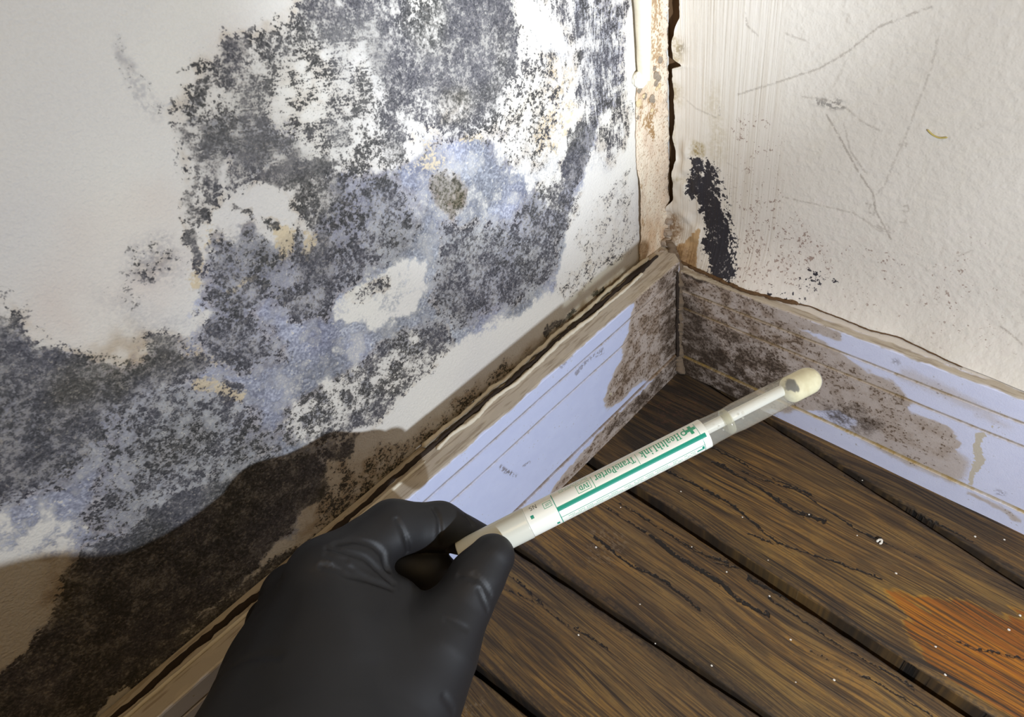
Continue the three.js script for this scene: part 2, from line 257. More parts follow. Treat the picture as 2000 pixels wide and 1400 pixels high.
  ['slate', 1, 3, 'cut', [[433.9,239.1],[421.2,218.9],[411.4,204.9],[414.7,196.2],[424.9,193.7],[433.7,184.8],[444.9,177.3],[458.5,174.2],[477.6,175.4]]],
  ['black', 1, 3, 'cut', [[436.4,235.4],[418.2,211],[415.6,201.6],[428,193.9],[441.2,183],[457.9,178.2],[474.6,179.8]]],
  ['slate', 0.75, 4, 'cut', [[427.1,249.1],[411.8,227.3],[401.2,214.5],[407.4,200.8],[421.9,217.9],[435.2,237.3]]],
  ['black', 0.8, 4, 'cut', [[429.5,245.5],[413.8,224.3],[403.9,210.1],[411,205.6],[421.9,217.9],[435.2,237.3]]],
  ['black', 1, 1.2, 'cut', [[456.8,116.4],[449.9,120.9],[441.3,120.3],[439.6,115.1],[444.7,107.9],[450.5,106.9],[457.3,110.6]]],
  ['slate', 1, 1.2, 'cut', [[456.8,116.4],[449.9,120.9],[441.3,120.3],[439.6,115.1],[444.7,107.9],[450.5,106.9],[457.3,110.6]]],
  ['black', 0.93, 1.5, 'max', [[424.6,121.9],[372.6,122.2],[338.2,112.5],[303.7,109.4],[250.1,102.6],[255.2,100.1],[300.6,97.9],[359,96.8],[402.2,100.1],[451.4,98.6],[456.6,103.3]]],
  ['brown', 0.55, 4, 'max', [[306.5,153.5],[262.2,127.1],[171.7,122.3],[33.9,119.3],[34.9,100.9],[177.5,98],[253.9,103.9],[305.8,104.1],[332.3,110.2],[349.6,117]]],  // brown strip: the tube's cast shadow put into the wall colour
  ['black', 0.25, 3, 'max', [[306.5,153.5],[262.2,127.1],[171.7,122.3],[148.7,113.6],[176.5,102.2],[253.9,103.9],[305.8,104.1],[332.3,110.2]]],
  ['black', 0.75, 1, 'max', [[138.7,124.8],[126,122.5],[108.9,121.9],[107.9,117.5],[121.5,117.9],[137.6,117]]],
  ['black', 0.9, 0.8, 'max', [[92.3,120.7],[77.6,119.2],[76.8,115.9],[88.4,116.2]]],
  ['brown', 0.9, 2, 'max', [[120.9,121.2],[76.3,120.7],[34.4,110.2],[33.8,97.7],[65.4,111.1],[106.2,110.6],[127.9,112.1]]],
  ['black', 0.8, 1.5, 'max', [[71.7,108.2],[47.3,106.4],[33.4,104.8],[35.2,96.1],[57.1,100.8]]],
];
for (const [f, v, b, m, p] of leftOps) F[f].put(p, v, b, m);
const leftTex = surface(2048, 2048, LW, LH, (z, y, o) => {
  const w1 = fbm(z / 11, y / 11, 2) - 0.5, w2 = fbm(z / 11 + 40, y / 11 + 20, 2) - 0.5, w3 = vn(z / 1.8, y / 1.8) - 0.5, w4 = vn(z / 1.8 + 50, y / 1.8 + 7) - 0.5;
  const wz = z + w1 * 9 + w3 * 2.2, wy = y + w2 * 9 + w4 * 2.2;
  const st = F.streak.at(z, y), bs = F.brush.at(z, y);
  let n1 = fbm(z / 1.35, y / 1.35, 3);
  if (st > 0.01) n1 = lerp(n1, fbm(z / 0.9, y / 4.2, 3), st * 0.75);
  if (bs > 0.01) { const a = -0.264 * z + 0.965 * y, b = 0.965 * z + 0.264 * y; n1 = lerp(n1, fbm(a / 0.7, b / 3.6, 3), bs * 0.6); }
  const n2 = fbm(z / 6, y / 6, 3), n3 = vn(z / 0.45, y / 0.45), n4 = fbm(z / 0.95 + 9, y / 0.95 + 5, 2);
  const c = even(0.48 * n1 + 0.32 * n2 + 0.2 * n3, 0.105), c2 = even(n2, 0.14), c4 = even(n4, 0.16);
  // sound paint: off-white with slight blotches
  const bl = fbm(z / 40, y / 40, 2) - 0.5, n5 = fbm(z / 22 + 70, y / 22, 2), c5 = even(n5, 0.14), gr = (n3 - 0.5);
  o[0] = 210 + bl * 14 + gr * 6; o[1] = 206 + bl * 14 + gr * 6; o[2] = 199 + bl * 8 + gr * 6;
  const pk = F.pink.at(wz, wy); if (pk > 0.01) blend(o, 198, 180, 168, pk * (0.35 + 0.7 * c5));
  const ve = F.veil.at(wz, wy); if (ve > 0.01) blend(o, 120, 120, 130, ve * clamp(c2 * 0.4 + c4 * 0.6 - 0.1) * 0.85);
  const s0 = F.slate.at(wz, wy), sl = s0 > 0.02 ? sst(0.15, 0.8, s0 + (c2 - 0.5) * 0.55 + (c4 - 0.5) * 0.35) : 0;
  if (sl > 0.01) { const t = clamp(0.42 * c4 + 0.34 * c2 + 0.34 * c5 - 0.06 + gr * 0.2), bu = 3 + 11 * even(fbm(z / 35 + 12, y / 35, 2), 0.15); blend(o, lerp(78, 182, t), lerp(80, 185, t), lerp(84, 188, t) + bu, clamp(sl * (0.72 + 0.5 * c2)));
    blend(o, 212, 203, 182, sst(0.84, 0.97, 0.7 * c4 + 0.3 * even(n1, 0.13)) * 0.7 * sl); }
  const ta = F.tan.at(wz, wy); if (ta > 0.01) blend(o, 204, 184, 146, sst(0.2, 0.85, ta + (c4 - 0.5) * 0.6 + (c2 - 0.5) * 0.5) * 0.75);
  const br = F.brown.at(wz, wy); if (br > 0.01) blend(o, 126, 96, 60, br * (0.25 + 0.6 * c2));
  const d0 = F.black.at(wz, wy), d = d0 > 0.01 ? clamp(d0 + ((c5 - 0.5) * 0.26 + (c2 - 0.5) * 0.12) * sst(0.15, 0.45, d0) * (1 - sst(0.86, 0.97, d0))) : 0;
  let k = 0;
  if (d > 0.01) blend(o, 150, 128, 100, sst(0.01, 0.2, d) * sst(0.6, 0.2, d) * 0.32 * c2);
  if (d > 0.015) { const w = lerp(0.13, 0.42, sst(0.3, 0.7, d)) * lerp(1, 0.45, sst(0.78, 0.95, d)), e = 1 - d; k = sst(e - w, e + w, c) * (0.8 + 0.2 * c2) * clamp(0.9 + gr * 0.3);
    const hue = c5; blend(o, lerp(24, 58, c4), lerp(24, 56, c4), lerp(27, 60, c4) + (hue - 0.5) * 10 - br * 20, k * 0.95);
    blend(o, 128, 122, 116, sst(e - 0.5, e - 0.05, c) * (1 - k) * 0.55 * sst(0.15, 0.6, d)); blend(o, 138, 135, 130, (0.12 + 0.4 * bs) * sst(0.2, 0.5, d) * (0.4 + 0.6 * c5));
    blend(o, 178, 170, 156, sst(0.9, 0.985, even(n4 * 0.6 + n3 * 0.4, 0.13)) * 0.55 * d); }
  return 0.45 + gr * 0.25 + (n4 - 0.5) * 0.5 + k * 0.2 + (sl + d > 0.3 ? (n1 - 0.5) * 0.4 : 0);
}, true);
const LEFTM = std({ map: leftTex.map, bumpMap: leftTex.bump, bumpScale: 0.0004, roughness: 0.7 });
const wallLeft = structure('wall_left', 'off-white plaster wall blotched with black and slate-blue mould', 'wall');
mesh('wall_body', mergeGeometries([box(-0.12, -0.004, -0.1, TOP, -0.12, R1 + 0.1), box(-0.006, 0, 0.5, TOP, -0.004, R1), box(-0.006, 0, -0.02, 0.5, 0.6, R1)]), PLAIN, wallLeft);
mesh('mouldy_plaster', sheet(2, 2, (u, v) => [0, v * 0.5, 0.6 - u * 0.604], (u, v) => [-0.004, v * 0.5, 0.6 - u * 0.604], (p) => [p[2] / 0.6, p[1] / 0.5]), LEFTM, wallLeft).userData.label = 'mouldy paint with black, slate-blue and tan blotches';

// peeling paper tape down the corner, on the left wall (z, y in mm)
const tapeF = { brown: new Field(50, 400, 3), wet: new Field(50, 400, 3) };
for (const [f, v, b, p] of [
  ['brown', 0.6, 1.2, [[17.6,302.3],[3.8,298.3],[4.9,251.5],[13.3,245],[17.4,274.2]]], ['brown', 0.7, 1, [[31.2,239.1],[26.1,235.4],[25.6,225],[30,224.5]]],
  ['brown', 0.75, 1, [[20.8,234.8],[12.1,230.7],[13.4,225],[20,228.4]]], ['brown', 0.9, 1, [[19,225.6],[10.1,223],[15.9,219.1],[12.9,206.4],[16.5,203.6],[22.9,213.3],[28,221.6]]],
  ['wet', 0.6, 4, [[37.7,156.9],[1.3,127.8],[2,79.6],[41.1,104.8]]], ['brown', 0.8, 0.6, [[33.8,181.2],[28.8,177.5],[30.7,175.2],[34,177.8]]], ['wet', 0.4, 2, [[34,253],[5.1,241.9],[5.5,225.2],[32.5,236.3]]],
  ['brown', 0.75, 0.6, [[34.9,153.3],[28.5,148.4],[29.9,144.9],[34,148.1]]]]) tapeF[f].put(p, v, b, 'max');
const tapeTex = surface(256, 1600, 50, 400, (z, y, o) => {
  const n = fbm(z / 1.1, y / 1.1, 3), n2 = fbm(z / 6 + 3, y / 14, 3), g = even(n, 0.13), b = tapeF.brown.at(z + (n2 - 0.5) * 4, y + (n - 0.5) * 4), w = tapeF.wet.at(z, y);
  o[0] = 226; o[1] = 212; o[2] = 190; blend(o, 206, 182, 158, clamp(n2 * 1.4 - 0.35)); blend(o, 182, 142, 100, w * n2);
  blend(o, 150, 118, 78, b * sst(0.3, 0.6, g + (b - 0.5) * 0.5)); blend(o, 140, 108, 80, sst(0.86, 0.98, g) * 0.5);
  return n;
}, true);
const TAPE = std({ map: tapeTex.map, bumpMap: tapeTex.bump, bumpScale: 0.0006, roughness: 0.8 });
const tapeEdge = curve([[100, 36], [131, 35.5], [150, 35.2], [188, 34.5], [220, 33.6], [240, 32], [252, 30], [268, 21], [300, 19], [400, 17]]);
const tapeLift = curve([[100, 0.2], [128, 0.6], [135, 2.4], [160, 3.2], [172, 3.4], [182, 2.6], [192, 0.5], [400, 0.3]]);
mesh('corner_tape', sheet(26, 220, (u, v) => {
  const y = lerp(104, 400, v), e = tapeEdge(y) + (fbm(y / 5, 3.3, 3) - 0.5) * 2.2, z = lerp(0.4 + (fbm(y / 4, 8, 2) - 0.5) * 1.2, e, u);
  const lift = tapeLift(y) * Math.pow(u, 6) + Math.pow(1 - u, 5) * (1.6 + (fbm(y / 4, 1.5, 3) - 0.5) * 3.4) + 0.9 + (fbm(z / 4, y / 9, 2) - 0.5) * 0.8;
  return [lift / 1000, y / 1000, z / 1000];
}, (u, v) => { const y = lerp(104, 400, v), e = tapeEdge(y) + (fbm(y / 5, 3.3, 3) - 0.5) * 2.2, z = lerp(0.4 + (fbm(y / 4, 8, 2) - 0.5) * 1.2, e, u);
  const lift = tapeLift(y) * Math.pow(u, 6) + Math.pow(1 - u, 5) * (1.6 + (fbm(y / 4, 1.5, 3) - 0.5) * 3.4); return [Math.max(lift, 0.05) / 1000, y / 1000, z / 1000]; },
  (p) => [p[2] / 0.05, p[1] / 0.4]), TAPE, wallLeft).userData.label = 'torn tan paper tape peeling from the corner';
{ // the torn strip rolled back on itself
  const pos = [], uv = [], idx = [], nv = 40, nu = 36;
  for (let j = 0; j <= nv; j++) { const v = j / nv, y = lerp(250, 345, v), R = lerp(4.2, 6.6, v), cz = lerp(28.2, 30.5, v);
    for (let i = 0; i <= nu; i++) { const a = -0.6 + i / nu * 7.6, r = R * (1 - 0.22 * i / nu) * (1 + (vn(y / 9, a * 1.5) - 0.5) * 0.12);
      pos.push((R + 0.6 + Math.sin(a) * r) / 1000, (y + Math.cos(a * 1.3) * 1.2) / 1000, (cz + Math.cos(a) * r) / 1000); uv.push(clamp((cz - 14 + a) / 50), y / 400); } }
  for (let j = 0; j < nv; j++) for (let i = 0; i < nu; i++) { const a = j * (nu + 1) + i, b = a + nu + 1; idx.push(a, b, a + 1, b, b + 1, a + 1); }
  const g = geo(pos, uv, idx); 
  mesh('rolled_tape', g, std({ color: 0xe6dabf, roughness: 0.8, side: THREE.DoubleSide, bumpMap: tapeTex.bump, bumpScale: 0.0003 }), wallLeft).userData.label = 'cream paper strip rolled back on itself';
}
const CRUST = std({ color: 0xcab68f, roughness: 0.95 });
function lump(r, seed, sq = [1, 1, 1], detail = 3) {
  const g = new THREE.IcosahedronGeometry(r, detail), p = g.attributes.position, v = new THREE.Vector3();
  for (let i = 0; i < p.count; i++) { v.fromBufferAttribute(p, i).normalize(); const s = 0.7 + 0.65 * fbm(v.x * 1.6 + seed * 3.1 + v.z * 0.7, v.y * 1.6 + seed * 1.7 - v.z * 1.1, 3); p.setXYZ(i, v.x * r * s * sq[0], v.y * r * s * sq[1], v.z * r * s * sq[2]); }
  g.computeVertexNormals(); return g;
}
{ const g = lump(0.0042, 4, [1, 1.25, 1.1]); g.translate(0.003, 0.2505, 0.0305); mesh('plaster_chunk', g, std({ color: 0xe9e4d4, roughness: 0.9 }), wallLeft); }
for (let k = 0; k < 18; k++) {
  const r = (1.1 + 1.5 * vn(k * 3.1, 5)) / 1000, g = lump(r, k + 60, [0.5, 1.1, 1.1], 2); g.translate(0.0014, lerp(0.224, 0.254, vn(k * 5.7, 9)), lerp(0.006, 0.033, vn(k * 4.3, 2))); mesh('plaster_crumb', g, k % 3 ? TAPE : CRUST, wallLeft); }

// ================================================================ right wall (x, y in mm)
const RW = 450, RH = 450;
const G = {}; for (const n of ['black', 'brown', 'olive', 'tan', 'speck', 'grey', 'pencil', 'brushed']) G[n] = new Field(RW, RH, n === 'pencil' ? 4 : 2.5);
const rightOps = [
  ['brushed', 1, 6, 'max', [[4.5,297.4],[76.9,301.2],[78.3,265.3],[89.3,139.9],[62.1,93.8],[3.6,99.9]]],
  ['black', 0.95, 1.3, 'max', [[20.6,186.3],[29.4,189.9],[29.6,181.6],[26.5,178.9],[30.6,176.1],[31.9,185.2],[37.3,187.3],[39.9,165.6],[46.8,154.7],[52.2,144],[56.8,124],[64.1,112.3],[63,105.5],[51.3,103.7],[40.6,113.5],[34.9,125.2],[32.3,150.3],[30,145.4],[27.9,159.8],[25.4,158.2],[22.1,154.8],[18.6,160.9],[20.1,171.4],[21.6,176.5]]],
  ['black', 0.5, 3, 'max', [[29.5,185.4],[40.4,188],[51.6,160.2],[62.2,121.5],[65.3,106.9],[49,100.4],[37.2,121.5],[33,154.7]]],
  ['black', 0.9, 1.4, 'cut', [[25.3,160.7],[27.8,163],[29.3,153.6],[28.4,142.7],[24.9,143.8]]],
  ['olive', 0.9, 2, 'max', [[19.6,197],[24.3,200.6],[31.4,199.9],[31.6,193.4],[25.4,189.7],[20.5,190.8]]],
  ['olive', 0.55, 3, 'max', [[-0.2,268.4],[8.8,266.2],[14.8,259.3],[13.8,248.9],[5,247.8],[-0.4,249.6]]], ['grey', 0.6, 2, 'max', [[10,260.3],[16.2,261.6],[15.6,256.3],[8.9,254.6]]],
  ['olive', 0.5, 4, 'max', [[0.3,240],[12,238.4],[14,232.1],[7.4,219],[0,212.3]]], ['olive', 0.7, 2.5, 'max', [[0.8,212.5],[6.6,210],[7.4,191.6],[3.2,186.8],[-0.2,189.9]]],
  ['olive', 0.45, 2, 'max', [[1.8,174.7],[16.7,172.5],[18.9,169.1],[3.9,167.1]]],
  ['brown', 0.8, 2.5, 'max', [[-0.7,142.5],[9.2,139],[17.3,128.2],[12.9,117.5],[2.8,118.7]]],
  ['tan', 0.95, 2, 'max', [[9.3,116.3],[19.7,120.8],[29.4,136.6],[32.1,104.8],[20,103.5],[10.7,106.4]]], ['brown', 0.6, 3, 'max', [[7.4,122.6],[17.5,119.1],[31.7,119.5],[33.5,103.9],[15.4,104.2]]],
  ['brown', 0.5, 4, 'max', [[31.2,107.7],[52.7,108.9],[53.4,97.4],[31.4,100.6]]],
  ['speck', 0.5, 9, 'max', [[61.1,163],[100.1,167.1],[129.7,146.4],[127.2,121],[85.6,103.6],[65.5,104.6]]], ['speck', 0.3, 12, 'max', [[46.4,214.3],[78.5,236.4],[100.1,167.1],[122.3,151.6],[63.5,130.8]]],
  ['speck', 0.2, 16, 'max', [[113.3,167.5],[217.8,185.3],[240.9,109.9],[156.1,108.1],[108.4,104.2]]],
  ['black', 0.36, 4, 'max', [[109,126.3],[118.8,131],[124,123.9],[117.6,116.1],[110.8,118.5]]], ['black', 0.3, 4, 'max', [[92.7,110.2],[107.3,112.7],[117,107.9],[103.2,101],[91.4,103.8]]], ['black', 0.3, 1.5, 'max', [[127.7,128.7],[132.6,129.5],[132.8,124.2],[129.4,124]]],
  ['grey', 0.75, 1.2, 'max', [[99,243.4],[109.2,242.8],[118,240.8],[117,238.4],[106.8,239.7],[101.8,240.3]]], ['olive', 0.3, 6, 'max', [[32.7,235.1],[37.7,242.2],[47.5,197],[38.6,183.9]]],
  ['grey', 0.4, 2, 'max', [[181.6,244.4],[183.3,246.2],[183.5,241.6],[180.6,242.4]]], ['grey', 0.35, 2, 'max', [[138.6,273.6],[144.8,272.7],[144.2,270.1],[140.4,271.2]]],
];
for (const [f, v, b, m, p] of rightOps) G[f].put(p, v, b, m);
for (const [p, w, v] of [
  [[[52,236.6],[72.4,245.9],[88.7,253.5],[99.4,258.4],[114,269.8],[125.6,282.2],[138.5,289],[148,293.5]], 0.5, 0.75], [[[107.3,234.6],[119,220],[128.5,207.5],[141.1,193.6],[144.2,183.8],[156.1,168.1]], 0.55, 0.8],
  [[[117.6,231.5],[124.1,215.9],[135.3,204.7]], 0.4, 0.55], [[[153.6,282.6],[154.2,264.3],[152.5,250.8],[150.1,228.2],[148.1,217.4],[145.8,199.8],[142.3,193.3]], 0.4, 0.5],
  [[[92,241.9],[106.7,242.6],[117.9,239.7],[127.2,233.9],[138.4,230.6]], 0.45, 0.6], [[[90,176.7],[112.7,177.9],[132.5,178.5],[145.1,173.7],[155.2,172.1]], 0.4, 0.65], [[[108.9,249.8],[114.3,267.7]], 0.35, 0.4],
  [[[137.9,186.7],[141.3,186.7],[140.2,182.2],[143.2,180.4],[144.7,184.3],[146.8,179.8],[148.8,178],[147.2,174.7],[152.1,173.5]], 0.4, 0.7], [[[137.9,177],[143.3,173.5],[149.6,171.3],[154.4,173.6],[152.9,176.6],[148.6,176.6]], 0.35, 0.6],
  [[[158,190.3],[160,192.2],[161.5,189.3],[159.8,187.2],[157.9,188.3]], 0.4, 0.6], [[[157.3,180.7],[161.8,180.8],[159.1,182.7]], 0.35, 0.5], [[[53.5,283.1],[55.6,276.6],[62.3,271.8]], 0.6, 0.6],
  [[[78.6,274.8],[83.2,273.4],[90.6,272.1]], 0.5, 0.5], [[[14,228.7],[23.7,222.9],[38.8,219.6]], 0.5, 0.5], [[[148,225.1],[152,226.8],[151.5,224.4]], 0.5, 0.6], [[[191.6,169.3],[197.1,175.3]], 0.5, 0.45],
  [[[222.5,133.8],[231,130.3],[235.5,127.6]], 0.6, 0.6], [[[174.8,157.7],[179.5,154.1]], 0.5, 0.4], [[[40.3,227.2],[40.6,221.6]], 0.7, 0.6], [[[108.5,287.4],[110.7,286.6],[109.6,284.1],[112.5,282.4]], 0.4, 0.4], [[[47.8,190.6],[55.5,188]], 0.4, 0.4]]) G.pencil.line(p, w * 0.95, v, 0.22, 'max');
const hairY = [[159.8,236.3],[162.7,234.2],[166.1,233.2],[169.9,234.1]];
const rightTex = surface(2048, 2048, RW, RH, (x, y, o) => {
  const n1 = fbm(x / 1.6, y / 1.6, 3), n2 = fbm(x / 7 + 3, y / 7, 3), n3 = vn(x / 0.5, y / 0.5), pe = fbm(x / 3.2 + 1, y / 3.6, 3), vs = fbm(x / 0.9, y / 60, 3), bl = fbm(x / 60, y / 60, 3) - 0.5;
  const wx = x + (n2 - 0.5) * 7 + (n1 - 0.5) * 2.2, wy = y + (fbm(x / 7 + 30, y / 7 + 5, 3) - 0.5) * 7;
  const c = even(0.6 * n1 + 0.25 * n2 + 0.15 * n3, 0.11), bs = G.brushed.at(wx, wy);
  o[0] = 219 + bl * 10; o[1] = 211 + bl * 10; o[2] = 199 + bl * 12;
  blend(o, 198, 186, 168, bs * clamp((vs - 0.45) * 2.2) * 0.6);
  const sp = G.speck.at(wx, wy); if (sp > 0.01) { blend(o, 176, 152, 142, sp * 0.35 * n2); blend(o, 128, 104, 92, sst(1 - sp * 0.35, 1.05 - sp * 0.35, c) * 0.65); }
  const gr = G.grey.at(wx, wy); if (gr > 0.01) blend(o, 120, 114, 108, gr * sst(0.3, 0.8, c));
  const ol = G.olive.at(wx, wy); if (ol > 0.01) blend(o, 146, 126, 82, clamp(ol * (0.1 + 1.0 * c)));
  const ta = G.tan.at(wx, wy); if (ta > 0.01) blend(o, 176, 144, 104, sst(0.3, 0.55, ta));
  const br = G.brown.at(wx, wy); if (br > 0.01) blend(o, 104, 74, 44, br * (0.2 + 0.8 * c));
  const pc = G.pencil.at(x + (n1 - 0.5) * 1.4, y + (n3 - 0.5) * 0.8); if (pc > 0.02) blend(o, 116, 104, 92, pc * sst(0.1, 0.6, c + 0.15) * 0.95);
  const d = G.black.at(wx, wy); let k = 0; if (d > 0.02) { const e = 1 - d; k = sst(e - 0.12, e + 0.12, c) * 0.97; blend(o, 30 + 14 * n1, 28 + 14 * n1, 34 + 14 * n1, k); }
  return 0.5 + (pe - 0.5) * 0.95 * (1 - bs * 0.7) + bs * (vs - 0.5) * 0.7 + (n3 - 0.5) * 0.06 + k * 0.1;
}, true);
const RIGHTM = std({ map: rightTex.map, bumpMap: rightTex.bump, bumpScale: 0.0005, roughness: 0.55 });
const wallRight = structure('wall_right', 'cream roller-textured wall with pencil scribbles and a black mould smear', 'wall');
mesh('wall_body', mergeGeometries([box(-0.12, R1 + 0.1, -0.1, TOP, -0.12, -0.005), box(0.45, R1, -0.02, TOP, -0.006, 0), box(0, 0.45, 0.45, TOP, -0.006, 0)]), PLAIN, wallRight);
mesh('bare_substrate', box(-0.004, 0.05, 0, 0.45, -0.006, -0.0045), SUB, wallRight);
// the plaster swells out towards the top of the baseboard, down to the crack
const crackZ = curve([[17,8.5],[52.4,12.8],[77.9,14.3],[106,9.7],[118.9,6.6],[140.3,7.7],[160.3,8.3],[177.8,5.3],[197,9],[206.2,10.7],[227.9,11.1],[246.3,12.8]]);
const flare = (x, y) => { const t = clamp(1 - (y - 105.2) / 42); return crackZ(x) * t * t; };
const filmEdge = curve([[95, 3], [120, 2.5], [140, 1.2], [146, 1.6], [152, 3.6], [160, 4.2], [171, 4.0], [176, 3.4], [184, 5.6], [190, 4.6], [200, 3.2], [215, 4.4], [224, 3.6], [240, 3.2], [247, 3.0], [248.5, 9], [250, 8], [252, 3.2], [262, 2.6], [270, 5], [278, 7.5], [290, 7.2], [300, 5.5], [330, 4], [450, 4]]);
mesh('paint_film', sheet(90, 300, (u, v) => {
  const y = lerp(105.2, 450, Math.pow(v, 1.25)), e = filmEdge(y) * 1.25 + sst(145, 152, y) * 2.6 + (fbm(y / 3, 5.5, 3) - 0.5) * 1.6, x = lerp(e, 450, Math.pow(u, 2.4));
  const near = Math.exp(-Math.max(0, x - e) / 5), patch = sst(33, 26, x) * sst(205, 190, y);
  const z = near * (1.0 + 2.4 * (fbm(y / 9, 2.2, 2) - 0.25)) + patch * ((fbm(x / 9 + 2, y / 13, 2) - 0.45) * 7) ;
  return [x / 1000, y / 1000, (Math.max(z, 0) + flare(x, y)) / 1000];
}, (u, v) => { const y = lerp(105.2, 450, Math.pow(v, 1.25)), e = filmEdge(y) * 1.25 + sst(145, 152, y) * 2.6 + (fbm(y / 3, 5.5, 3) - 0.5) * 1.6, x = lerp(e, 450, Math.pow(u, 2.4)), near = Math.exp(-Math.max(0, x - e) / 5); const z = near * (1.0 + 2.4 * (fbm(y / 9, 2.2, 2) - 0.25)); return [x / 1000, y / 1000, (Math.max(z, 0) * 0.8 - 1.2 + Math.max(0, flare(x, y) - 0.6)) / 1000]; },
  (p) => [p[0] / 0.45, p[1] / 0.45]), RIGHTM, wallRight).userData.label = 'cream paint film lifting beside the corner crack';
mesh('paint_film_foot', box(0, 0.45, 0, 0.1052, -0.004, -0.0004), PLAIN, wallRight);
{ const g = rope(hairY.map(([x, y]) => [x / 1000, y / 1000, 0.0006]), 0.0004, 24, 6); mesh('stuck_bristle', g, std({ color: 0xb9a860, roughness: 0.6 }), wallRight).userData.label = 'short yellowish bristle stuck in the paint'; }

// the other two walls and the ceiling
{ const o = structure('wall_back', 'plain cream wall behind the camera', 'wall'); mesh('wall_body', box(-0.12, R1 + 0.1, -0.1, TOP, R1, R1 + 0.1), PLAIN, o); }
{ const o = structure('wall_side', 'plain cream wall opposite the mouldy wall', 'wall'); mesh('wall_body', box(R1, R1 + 0.1, -0.1, TOP, -0.12, R1 + 0.1), PLAIN, o); }
{ const o = structure('ceiling', 'plain off-white ceiling', 'ceiling'); mesh('ceiling_board', box(-0.12, R1 + 0.1, TOP, TOP + 0.1, -0.12, R1 + 0.1), CEIL, o); }

// ================================================================ baseboards: length, height in mm
const BW = 500, BH = 150;
function boardTexture(dirtOps, grooveYs, seed, clean, ledge, brownTo) {
  const D = {}; for (const n of ['dirt', 'dark', 'clean', 'mark', 'beige']) D[n] = new Field(BW, BH, 3);
  for (const [f, v, b, m, p] of dirtOps) D[f].put(p, v, b, m);
  return surface(2048, 620, BW, BH, (x, y, o) => {
    const n1 = fbm(x / 1.4 + seed, y / 1.4, 3), n2 = fbm(x / 8, y / 6 + seed, 3), n3 = vn(x / 0.45, y / 0.45 + seed), c = even(0.6 * n1 + 0.25 * n2 + 0.15 * n3, 0.11), c2 = even(n2, 0.14);
    const wx = x + (n2 - 0.5) * 9 + (n1 - 0.5) * 2, wy = y + (fbm(x / 8 + 31, y / 6, 3) - 0.5) * 6;
    o[0] = clean[0] + (n2 - 0.5) * 8; o[1] = clean[1] + (n2 - 0.5) * 8; o[2] = clean[2] + (n2 - 0.5) * 6;
    const d = D.dirt.at(wx, wy), k = D.dark.at(wx, wy), be = D.beige.at(wx, wy), mk = D.mark.at(x, y);
    if (d > 0.01) { blend(o, 188, 174, 162, clamp(sst(0.2, 0.5, d) * 0.9)); blend(o, 124, 104, 86, clamp(d * d * (0.06 + 0.62 * c2 + 0.2 * c))); blend(o, 84, 68, 54, sst(1.02 - d * 0.3, 1.12 - d * 0.3, c) * 0.75); }
    if (be > 0.01) blend(o, 192, 180, 156, sst(0.3, 0.55, be) * 0.85);
    if (k > 0.01) { const e = 1 - k; blend(o, 50, 41, 34, sst(e - 0.75, e + 0.6, 0.34 * c + 0.42 * c2 + 0.24 * n3) * 0.85); }
    if (mk > 0.02) blend(o, 120, 116, 124, mk * sst(0.3, 0.7, c));
    if (ledge) { const q = sst(ledge - 0.8, ledge + 0.8, y + (n2 - 0.5) * 3) * (brownTo ? sst(brownTo + 1, brownTo - 1, y + (n2 - 0.5) * 3) : 1); if (brownTo) { blend(o, 206, 198, 186, sst(brownTo - 1, brownTo + 1, y) * 0.9); blend(o, 142, 118, 78, q * 0.5); } blend(o, 176, 165, 148, q * 0.9); blend(o, 124, 110, 92, q * sst(0.55, 0.98, even(fbm(x / 14, y / 1.2, 3), 0.14)) * 0.5); blend(o, 196, 186, 168, q * sst(0.7, 1, even(fbm(x / 9 + 5, y / 2, 3), 0.14)) * 0.4); }
    blend(o, 150, 140, 130, sst(0.965, 0.995, c) * 0.6);
    for (const [gy, gr, gg, gb, a] of grooveYs) { const t = Math.exp(-Math.pow((y - gy + (n1 - 0.5) * 0.8) / 1.0, 2)); blend(o, gr, gg, gb, t * a * (0.55 + 0.5 * c2)); }
    return 0.5 + (n3 - 0.5) * 0.2 + (d + k) * (n1 - 0.5) * 0.8;
  }, true);
}
